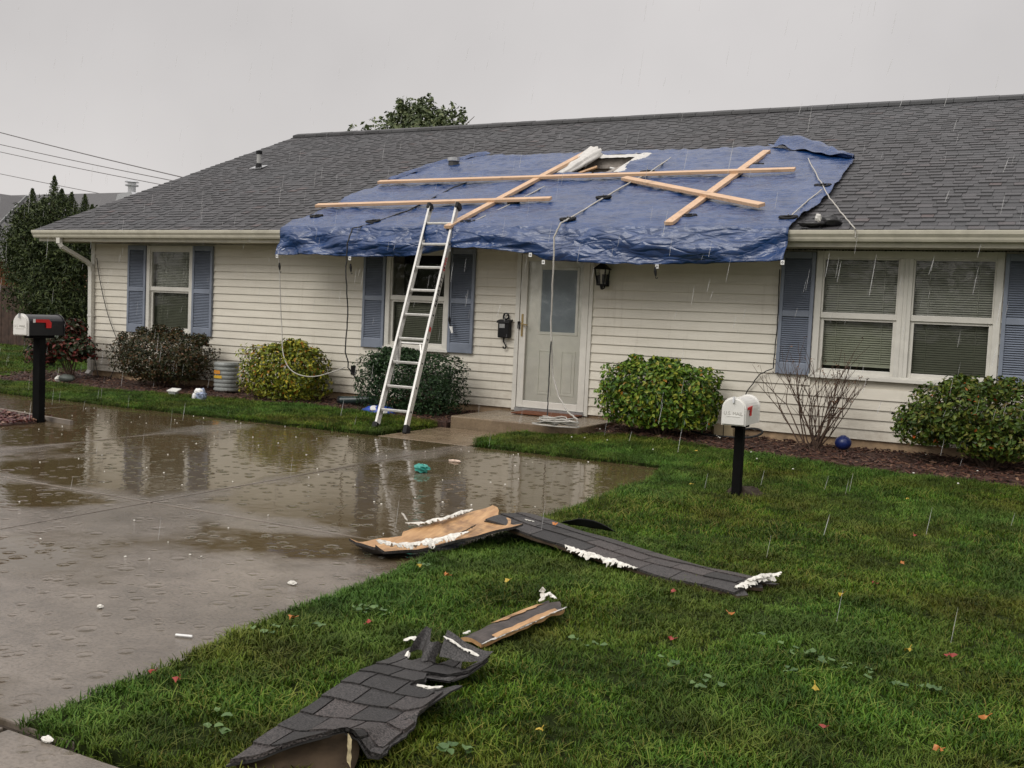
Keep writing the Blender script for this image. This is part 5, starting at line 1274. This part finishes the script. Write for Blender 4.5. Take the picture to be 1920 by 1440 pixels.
kb = MB().bar((3.176,-3.864,0.020), (4.542,-4.057,0.020), .035, .05).build('timber_edging', simple('grey_timber', (.2, .17, .14), .7)); tag(kb, 'thin weathered timber edging beside the tall black post', 'edging')

# ------------------------------------------------------------------ torn roof pieces on the ground
class Sheet:
    """curved strip: axis A->B, width vector, height function; local u along, v across (0..1)"""
    def __init__(s, A, B, wdir, width, hf): s.A, s.B, s.w, s.W, s.h = Vector(A), Vector(B), Vector(wdir).normalized(), width, hf
    def P(s, u, v, d=0):
        p = s.A.lerp(s.B, u) + s.w * (s.W(u) if callable(s.W) else s.W) * (v - .5)
        return Vector((p.x, p.y, p.z + s.h(u, v) + d))
def deck(sh, v0, v1, nu, nv, th, mats, name, parent, mi_top=0, mi_bot=1, u0=lambda v: 0., u1=lambda v: 1., skip=None):
    T = [[sh.P(u0(j / nv) + (u1(j / nv) - u0(j / nv)) * i / nu, v0(i / nu) + (v1(i / nu) - v0(i / nu)) * j / nv, 0) for i in range(nu + 1)] for j in range(nv + 1)]
    B = [[p - Vector((0, 0, th)) for p in row] for row in T]
    mb = MB().grid(T, .5, mi_top, skip).grid(B, .5, mi_bot, skip)
    edge_ = [(0, i) for i in range(nu + 1)] + [(j, nu) for j in range(1, nv + 1)] + [(nv, i) for i in range(nu - 1, -1, -1)] + [(j, 0) for j in range(nv - 1, 0, -1)]
    V = []
    for j, i in edge_: V += [T[j][i], B[j][i]]
    n = len(edge_); mb.add(V, [(2 * k, 2 * k + 1, (2 * k + 3) % (2 * n), (2 * k + 2) % (2 * n)) for k in range(n)], .5, mi_bot)
    return mb.build(name, mats, parent, fix=False)
def tabs_on(sh, rows_, cols, parent, th=.003, keep=lambda u, v: True, u_lo=.0, u_hi=1., along=True, ov=.15, seed=1, vmax=None, umax=None, umin=None):
    """shingle tabs following a sheet; rows across v when along, rows across u otherwise"""
    r = random.Random(seed)
    for j in range(rows_):
        off = (j % 2) * .5 + r.uniform(-.12, .12); k = -1
        while k < cols:
            a0, a1 = (k + off) / cols, (k + off + 1) / cols; k += 1
            if along: uu = (max(u_lo, a0), min(u_hi, a1)); vv = (j / rows_, min(1, (j + 1 + ov) / rows_))
            else: vv = (max(0, a0), min(1, a1)); uu = (u_lo + (u_hi - u_lo) * j / rows_, u_lo + (u_hi - u_lo) * min(1, (j + 1 + ov) / rows_))
            if uu[1] - uu[0] < .012 or vv[1] - vv[0] < .02: continue
            if not keep((uu[0] + uu[1]) / 2, (vv[0] + vv[1]) / 2): continue
            g_ = .006; n = 8 if vmax else 4; P = []; Q = []
            lift = r.uniform(.002, .005)
            for jj in range(n + 1):
                row = []; rw2 = []
                for ii in range(n + 1):
                    u = uu[0] + (uu[1] - uu[0]) * ii / n; v = vv[0] + (vv[1] - vv[0]) * jj / n
                    if along: u += (-g_ if ii == n else g_ if ii == 0 else 0) * .25; d = .0055 + (th + lift) * (1 - jj / n)
                    else: v += (-g_ if jj == n else g_ if jj == 0 else 0) * 1.2; d = .0055 + (th + lift) * (1 - ii / n)
                    if vmax: v = min(v, vmax(u) - .012)
                    if umax: u = min(u, umax(v) - .008)
                    if umin: u = max(u, umin(v) + .004)
                    row.append(sh.P(u, v, d + .0006)); rw2.append(sh.P(u, v, .0012))
                P.append(row); Q.append(rw2)
            mb = MB(); tn = r.random(); mb.grid(P, tn)
            def side(sa, sb):
                V = []
                for p, q in zip(sa, sb): V += [p, q]
                mb.add(V, [(2 * i, 2 * i + 1, 2 * i + 3, 2 * i + 2) for i in range(len(sa) - 1)], tn)
            side(P[0], Q[0]); side(P[-1], Q[-1]); side([p[0] for p in P], [p[0] for p in Q]); side([p[-1] for p in P], [p[-1] for p in Q])
            mb.build('shingle', m_debris_sh, parent, fix=False)
def foam_strip(pts, r, parent, seed, name='torn_foam', mat=None):
    """ragged ribbon of torn facing following a line"""
    mat = mat or m_foam; pts = [Vector(p) for p in pts]; P = []; n = 0; rr = random.Random(seed)
    for a_, c_ in zip(pts[:-1], pts[1:]):
        d = (c_ - a_).normalized(); sd_ = d.cross(Vector((0, 0, 1))).normalized()
        K = max(3, int((c_ - a_).length / .008))
        for k in range(K):
            p = a_.lerp(c_, k / K); wl = r * (.55 + .9 * abs(noise.noise(Vector((n * .21, seed, 0)))) + .3 * rr.random()); wr = r * (.55 + .9 * abs(noise.noise(Vector((n * .17, seed, 5)))) + .3 * rr.random())
            lift = r * .9 * noise.noise(Vector((n * .12, seed, 9))); row = []
            for j in range(6):
                v = j / 5 * 2 - 1; row.append(p + sd_ * (v * (wl if v < 0 else wr)) + Vector((0, 0, r * .45 * (1 - v * v) + lift * (v if seed % 2 else -v) * .6 + r * .25 * noise.noise(Vector((n * .4, j * .8, seed))))))
            P.append(row); n += 1
    L_ = len(P)
    for i, row in enumerate(P):       # taper the ends, tear the rims
        k = min(1, (i + 1) / (L_ * .18 + 1), (L_ - i) / (L_ * .18 + 1)) ** .6; c0 = (row[2] + row[3]) / 2
        for j in range(6):
            q = c0 + (row[j] - c0) * k
            if j in (0, 5): q += (q - c0) * rr.uniform(-.2, .28) + Vector((0, 0, r * rr.uniform(-.15, .2)))
            row[j] = q
    o = MB().grid(P, skip=lambda i, j: i in (0, 4) and rr.random() < .14).build(name, mat, parent)
    m = o.modifiers.new('thick', 'SOLIDIFY'); m.thickness = .003
    return o
# 1: plywood with its raw side up, across lawn edge and driveway
d1 = thing('torn_sheathing', 'torn roof sheathing lying raw plywood side up on the driveway edge', 'roof debris', (10.1, -6.3, 0))
def h1(u, v): return .025 + .15 * max(0, u - .25) ** 1.3 + .03 * (v - .5) ** 2 * 4 + .012 * noise.noise(Vector((u * 5, v * 3, 1))) + (.05 * (1 - u / .06) if u < .06 else 0) * (.3 + v * .7)
s1 = Sheet((10.04, -6.74, 0), (10.49, -5.92, 0), (.80, -.47, 0), lambda u: .36 + .10 * u, h1)
vlo = lambda u: .02 + .05 * noise.noise(Vector((u * 7, 1, 0))) + (.10 if u < .35 else 0)
vhi = lambda u: .98 + .06 * noise.noise(Vector((u * 9, 5, 0)))
deck(s1, vlo, vhi, 36, 12, .014, [m_ply, m_debris_sh], 'plywood', d1, u0=lambda v: .03 * math.sin(v * 9), u1=lambda v: .93 + .09 * (1 - v) + .02 * math.sin(v * 14))
foam_strip([s1.P(u, .90 + .05 * math.sin(u * 9), .02) for u in (.03, .15, .28, .4, .52, .62)], .036, d1, 1)
foam_strip([s1.P(u, .06 - .09 * (u < .5) + .03 * math.sin(u * 31), .02) for u in (.40, .46, .52, .58, .64, .70, .78, .86)], .022, d1, 2)
foam_strip([s1.P(.42, -.06, .03), s1.P(.40, -.09, .06), s1.P(.38, -.11, .075)], .012, d1, 3)
foam_strip([s1.P(u, .62 + .1 * math.sin(u * 14), .02) for u in (.50, .58, .66, .76)], .007, d1, 4, 'splinter', m_under)
# 2: long shingled strip
d2 = thing('torn_shingle_strip', 'long torn shingle strip lying across the lawn with white foam edges', 'roof debris', (11.2, -6.0, 0))
def h2(u, v): return .035 + .075 * max(0, 1 - u / .7) ** 1.15 + .012 * noise.noise(Vector((u * 6, v * 2, 3))) + .015 * math.sin(v * PI)
s2 = Sheet((10.42, -5.83, .0), (12.0, -6.25, 0), (.25, .97, 0), .37, h2)
deck(s2, lambda u: .0 + .03 * noise.noise(Vector((u * 12, 0, 0))), lambda u: 1., 40, 8, .015, [m_debris_sh, m_under], 'sheathing', d2, u1=lambda v: 1 + .02 * math.sin(v * 15))
tabs_on(s2, 3, 9, d2, u_lo=.005, u_hi=.99, keep=lambda u, v: True, seed=3)
foam_strip([s2.P(u, -.02, .004) for u in (.37, .45, .53, .60, .66)], .034, d2, 6)
foam_strip([s2.P(.975, .12, .008), s2.P(.985, .4, .016), s2.P(1.0, .7, .03), s2.P(1.02, 1.0, .05)], .030, d2, 8)
foam_strip([s2.P(.985, .35, .03), s2.P(1.0, .6, .045), s2.P(1.01, .8, .05)], .020, d2, 10)
foam_strip([s2.P(.968, .0, .0), s2.P(.978, .18, .006)], .014, d2, 15, 'splinter', m_ply)
foam_strip([s2.P(.10, .45, .012), s2.P(.14, .5, .012)], .010, d2, 9)
# black felt flap behind the strip
d2b = thing('felt_flap', 'curled black felt flap behind the long shingle strip', 'roof debris', (10.8, -5.5, 0))
P = [[(10.62 + .36 * i / 20 + .02 * v_, -5.49 - .02 * i / 20 - .10 * v_ * .4, .05 + .055 * math.sin(i / 20 * PI * .9 + .2) * v_ + .004 * noise.noise(Vector((i * .4, v_, 0)))) for i in range(21)] for v_ in [k / 7 for k in range(8)]]
MB().grid(P).build('felt', m_rubber, d2b, smooth=True).modifiers.new('thick', 'SOLIDIFY').thickness = .004
# 3: small plank
d3 = thing('splintered_board', 'short splintered board with felt and torn foam tip on the grass', 'roof debris', (11.25, -7.3, 0))
def h3(u, v): return .045 + .03 * u + .012 * math.sin(v * PI) + .006 * noise.noise(Vector((u * 7, v * 3, 8)))
s3 = Sheet((11.285, -7.74, 0), (11.385, -7.20, 0), (.98, -.18, 0), .12, h3)
deck(s3, lambda u: .12 - .15 * u + .08 * noise.noise(Vector((u * 8, 2, 0))), lambda u: .95 + .08 * noise.noise(Vector((u * 9, 7, 0))), 30, 8, .016, [simple('felted_board', (.055, .045, .04), .6, var=.5, vs_=18, bs=.6), m_ply], 'board', d3, u1=lambda v: 1 + .03 * math.sin(v * 12))
MB().grid([[s3.P(.36 + .56 * i / 14, (-.06 if j == 0 else .28 + .12 * noise.noise(Vector((i * .6, 0, 4)))) , .004) for i in range(15)] for j in (0, 1)]).build('bare_wood', m_ply, d3)
MB().grid([[s3.P(.15 + .75 * i / 10, (1.0 if j == 0 else .80 + .06 * noise.noise(Vector((i * .8, 0, 7)))), .004) for i in range(11)] for j in (0, 1)]).build('bare_wood', m_ply, d3)
foam_strip([s3.P(.93, .0, .01), s3.P(.97, .12, .03), s3.P(.99, .25, .035), s3.P(1.0, .4, .02), s3.P(.985, .6, .008)], .017, d3, 11)
foam_strip([s3.P(.96, .05, .02), s3.P(.97, .03, .05), s3.P(.96, .06, .07)], .012, d3, 12)
foam_strip([s3.P(.02, .15, .01), s3.P(.1, .12, .012)], .010, d3, 13)
foam_strip([s3.P(u, .97, .0) for u in (.0, .2, .4, .6, .8, 1.02)], .006, d3, 14, 'splinter', m_cloth)
# 4: torn shingle sheet in the foreground
d4 = thing('torn_shingle_sheet', 'torn shingle sheet with notched edge in the foreground grass', 'roof debris', (11.25, -8.3, 0))
u0_4 = lambda v: .19 * v + .008 * math.sin(v * 17)
def h4(u, v):
    k = max(0, .24 - (u - .19 * v)) / .24; w = min(1, v / .72) if v < .78 else max(0, 1 - (v - .78) / .12)
    return .045 + .02 * math.sin(min(1, u) * PI) + .075 * k ** 1.5 * w + .012 * noise.noise(Vector((u * 4, v * 3, 6))) + .05 * max(0, u - .9) / .1 * (.4 + .6 * noise.noise(Vector((v * 6, 3, 0)))) + .03 * max(0, v - .8) / .2 * (u > .4)
s4 = Sheet((11.45, -9.0, 0), (11.315, -7.93, 0), (1, .13, 0), lambda u: .36, h4)
def v1_4(u):
    e = interp([(0, .98), (.2, .99), (.4, .98), (.52, 1.06), (.57, 1.13), (.60, .95), (.63, .56), (.70, .64), (.78, .55), (.81, .94), (1, .98)], u) + .03 * noise.noise(Vector((u * 14, 1, 0))) + .02 * noise.noise(Vector((u * 60, 4, 0)))
    return e
kp4 = lambda u, v: v < v1_4(u) + .12 and not (u > .9 and .12 < v < .42)
deck(s4, lambda u: .0, v1_4, 70, 12, .006, [m_debris_sh, m_felt], 'felt_backing', d4, u0=u0_4, u1=lambda v: .93 + .05 * math.sin(v * 22), skip=lambda i, j: i > 44 and 1 < j < 5)
tabs_on(s4, 9, 3, d4, th=.002, keep=kp4, along=False, u_lo=.0, u_hi=1.0, ov=.2, seed=5, vmax=v1_4, umax=lambda v: .93 + .05 * math.sin(v * 22), umin=u0_4)
MB().grid([[s4.P(.92 + .0 * i + .05 * math.sin(i * .8), .14 + .30 * i / 8, .01 + (.08 - .045 * abs(i - 3) / 5 + .012 * math.sin(i * 2.1)) * (j / 5) ** .8) - Vector((0, -.06 * j / 5, 0)) for i in range(9)] for j in range(6)]).build('curled_tab', m_debris_sh, d4, smooth=True)
MB().grid([[s4.P(.93, .46 + .5 * i / 9, .01 + (.085 - .075 * i / 9) * (j / 5) ** .9) + Vector((.0, .05 * j / 5, 0)) for i in range(10)] for j in range(6)]).build('curled_tab', m_debris_sh, d4, smooth=True)
foam_strip([s4.P(.955, .47 + .1 * k, .07 - .014 * k) for k in range(6)], .010, d4, 21)
foam_strip([s4.P(.98, .0, .02), s4.P(.985, .1, .03), s4.P(.98, .2, .03)], .013, d4, 22)
foam_strip([s4.P(.93, .13, .01), s4.P(.90, .15, .0)], .011, d4, 23)
foam_strip([s4.P(.655, .62, .0), s4.P(.66, .75, .0), s4.P(.665, .88, .0)], .009, d4, 24)
P = []
for i in range(26):
    v = .02 + .78 * i / 25; tp = s4.P(u0_4(v) + .003, v, -.004); P.append([Vector((tp.x + .004 * k / 5, tp.y + .03 * math.sin(k / 5 * PI) - .012 * k / 5, tp.z + (.012 - tp.z) * k / 5)) for k in range(6)])
MB().grid(P).build('underside_flap', m_under, d4, smooth=True)
P = [[s4.P(u0_4(.79) - .004, .775 + .035 * j / 3 + .01 * noise.noise(Vector((k * .9, 1, 1))), -.002) + Vector((.006 * noise.noise(Vector((k, j, 2))), -.008, -.0115 * k)) for k in range(8)] for j in range(4)]
MB().grid(P).build('torn_edge', m_edge, d4)
foam_strip([s4.P(.655, .66, .0), s4.P(.66, .75, .0), s4.P(.665, .86, .0)], .009, d4, 26)

# fallen leaves, single
def fallen(p, col, label, grp, s=.032, z=.042):
    mb = MB(); c_ = Vector((p[0], p[1], lz(p[0], p[1]) + z)); a_ = rnd.uniform(0, 2 * PI)
    n = 9; V = []
    for k in range(n):
        q = a_ + 2 * PI * k / n; r = s * (1.0 if k % 2 == 0 else .62) * rnd.uniform(.8, 1.1); V.append(c_ + Vector((r * math.cos(q), r * math.sin(q), rnd.uniform(-.008, .012))))
    V.append(c_ + Vector((0, 0, .008))); mb.add(V, [(k, (k + 1) % n, n) for k in range(n)], rnd.random())
    mb.tube([V[0], V[0] + (V[0] - c_) * .7 + Vector((0, 0, .004))], .0015, 4)
    tag(mb.build('fallen_leaf', col, None, c_, fix=False), label, 'leaf', grp)
m_ly = simple('yellow_leaf', (.42, .30, .03), .5, var=.3, vs_=40); m_lr = simple('red_leaf', (.26, .03, .02), .5, var=.3, vs_=40); m_lo = simple('orange_leaf', (.42, .15, .03), .5, var=.3, vs_=40)
LV = [((10.517,-6.906,0.000), 'y', 'yellow fallen leaf at the lawn edge just below the plywood sheathing'), ((11.007,-6.917,0.000), 'y', 'yellow fallen leaf between the plywood and the splintered board'),
      ((12.370,-6.168,0.000), 'y', 'bright yellow fallen leaf right of the end of the long shingle strip'), ((12.740,-6.860,0.000), 'y', 'yellow fallen leaf left of the large red leaf on the right lawn'),
      ((11.872,-8.344,0.000), 'y', 'yellow fallen leaf nearest the bottom edge, right of the shingle sheet'), ((12.518,-7.517,0.000), 'y', 'yellow fallen leaf among the weeds on the lower right lawn'),
      ((10.790,-3.471,0.000), 'y', 'yellow fallen leaf left of the white letter box post'), ((8.318,-1.582,0.000), 'y', 'yellow fallen leaf in the grass tip below the porch'),
      ((10.259,-1.639,0.000), 'y', 'yellow fallen leaf on the grass below the bright green shrub'), ((12.306,-3.012,0.000), 'y', 'yellow fallen leaf on the grass below the olive green shrub'),
      ((10.860,-7.801,0.000), 'r', 'dark red fallen leaf left of the curled end of the shingle sheet'), ((10.594,-8.644,0.000), 'r', 'red fallen leaf at the lawn edge near the lower left corner'),
      ((11.918,-7.279,0.000), 'r', 'dark red fallen leaf in the middle of the lawn below the long strip'), ((12.891,-6.828,0.000), 'r', 'largest red fallen leaf, near the right edge of the lawn'),
      ((12.605,-7.858,0.000), 'r', 'red fallen leaf nearest the bottom edge on the right'), ((12.513,-4.438,0.000), 'r', 'red fallen leaf farthest up the right lawn'),
      ((12.468,-5.823,0.000), 'r', 'red fallen leaf right of the bright yellow one'), ((11.703,-6.597,0.000), 'r', 'red fallen leaf just below the long shingle strip'),
      ((10.706,-8.648,0.000), 'r', 'red fallen leaf in the pale grass patch by the lower left lawn edge'), ((10.713,-6.978,0.000), 'o', 'orange fallen leaf below the middle of the plywood'),
      ((12.931,-7.823,0.000), 'o', 'orange fallen leaf at the bottom right'), ((12.029,-6.805,0.000), 'o', 'orange fallen leaf below the far end of the long shingle strip'),
      ((12.536,-5.290,0.000), 'o', 'orange fallen leaf high on the right lawn'), ((13.035,-7.466,0.000), 'o', 'orange fallen leaf near the lower right corner'), ((10.584,-7.933,0.000), 'o', 'orange fallen leaf at the lawn edge left of the shingle sheet')]
for p, c_, l in LV: fallen(p, {'y': m_ly, 'r': m_lr, 'o': m_lo}[c_], l, 'fallen leaves on the lawn', .028 if 'largest' in l else .016)
pr = s2.P(.22, .55, .02); fallen((pr.x, pr.y), m_lo, 'orange leaf stuck on the long shingle strip', None, .02, pr.z - lz(pr.x, pr.y) + .006)
# crumbs of white debris and water splashes on the driveway
mb = MB()
for _ in range(120):
    x, y = rnd.uniform(2.8, 10.2), rnd.uniform(-7.6, -2.5)
    mb.grid(blob((x, y, .003), (rnd.uniform(.003, .008), rnd.uniform(.003, .007), .004), rnd.uniform(0, 90), 5, 4, .5))
for _ in range(20):
    x, y = rnd.uniform(8.9, 13.2), rnd.uniform(-2.4, -.4)
    mb.grid(blob((x, y, lz(x, y) + .06), (rnd.uniform(.004, .009), rnd.uniform(.004, .008), .005), rnd.uniform(0, 90), 5, 4, .5))
tag(mb.build('foam_crumbs', m_foam, fix=False), 'tiny white foam crumbs scattered over driveway and bed', 'crumbs', kind='stuff')

# rain: falling drops drawn out into thin threads of water
m_rain = bpy.data.materials.new('rain_water'); m_rain.use_nodes = True; t = m_rain.node_tree; t.nodes.clear()
o_ = t.nodes.new('ShaderNodeOutputMaterial'); mx = N(t, 'ShaderNodeMixShader'); mx.inputs[0].default_value = .38
tr = N(t, 'ShaderNodeBsdfTransparent'); gl = N(t, 'ShaderNodeBsdfTranslucent'); df = N(t, 'ShaderNodeBsdfDiffuse'); gl.inputs[0].default_value = (.9, .9, .9, 1); df.inputs[0].default_value = (.9, .9, .9, 1)
m2 = N(t, 'ShaderNodeMixShader'); m2.inputs[0].default_value = .5
t.links.new(gl.outputs[0], m2.inputs[1]); t.links.new(df.outputs[0], m2.inputs[2]); t.links.new(tr.outputs[0], mx.inputs[1]); t.links.new(m2.outputs[0], mx.inputs[2]); t.links.new(mx.outputs[0], o_.inputs[0])
mb = MB()
for _ in range(800):
    x, y, z = rnd.uniform(-1, 14), rnd.uniform(-7.5, -.8), rnd.uniform(.05, 4.2)
    L = rnd.uniform(.05, .16); r = rnd.uniform(.0009, .0017)
    mb.tube([(x, y, z), (x + .008, y, z + L / 2), (x + .016, y, z + L)], [r * .6, r, r * .3], 4)
tag(mb.build('rain', m_rain, fix=False), 'thin threads of falling rain in front of the house', 'rain', kind='stuff')

# wood across the street, behind the camera: what the window panes mirror
bl = [((x, -44 + rnd.uniform(-3, 3), rnd.uniform(2.5, 4)), (rnd.uniform(3, 5), 3, rnd.uniform(2.5, 4.5))) for x in range(-50, 70, 5)]
tag(foliage(bl, 40000, .4, shell=.6, nz=.4).build('far_wood', lmt, fix=False), 'row of trees across the street mirrored in the panes', 'trees', kind='stuff')
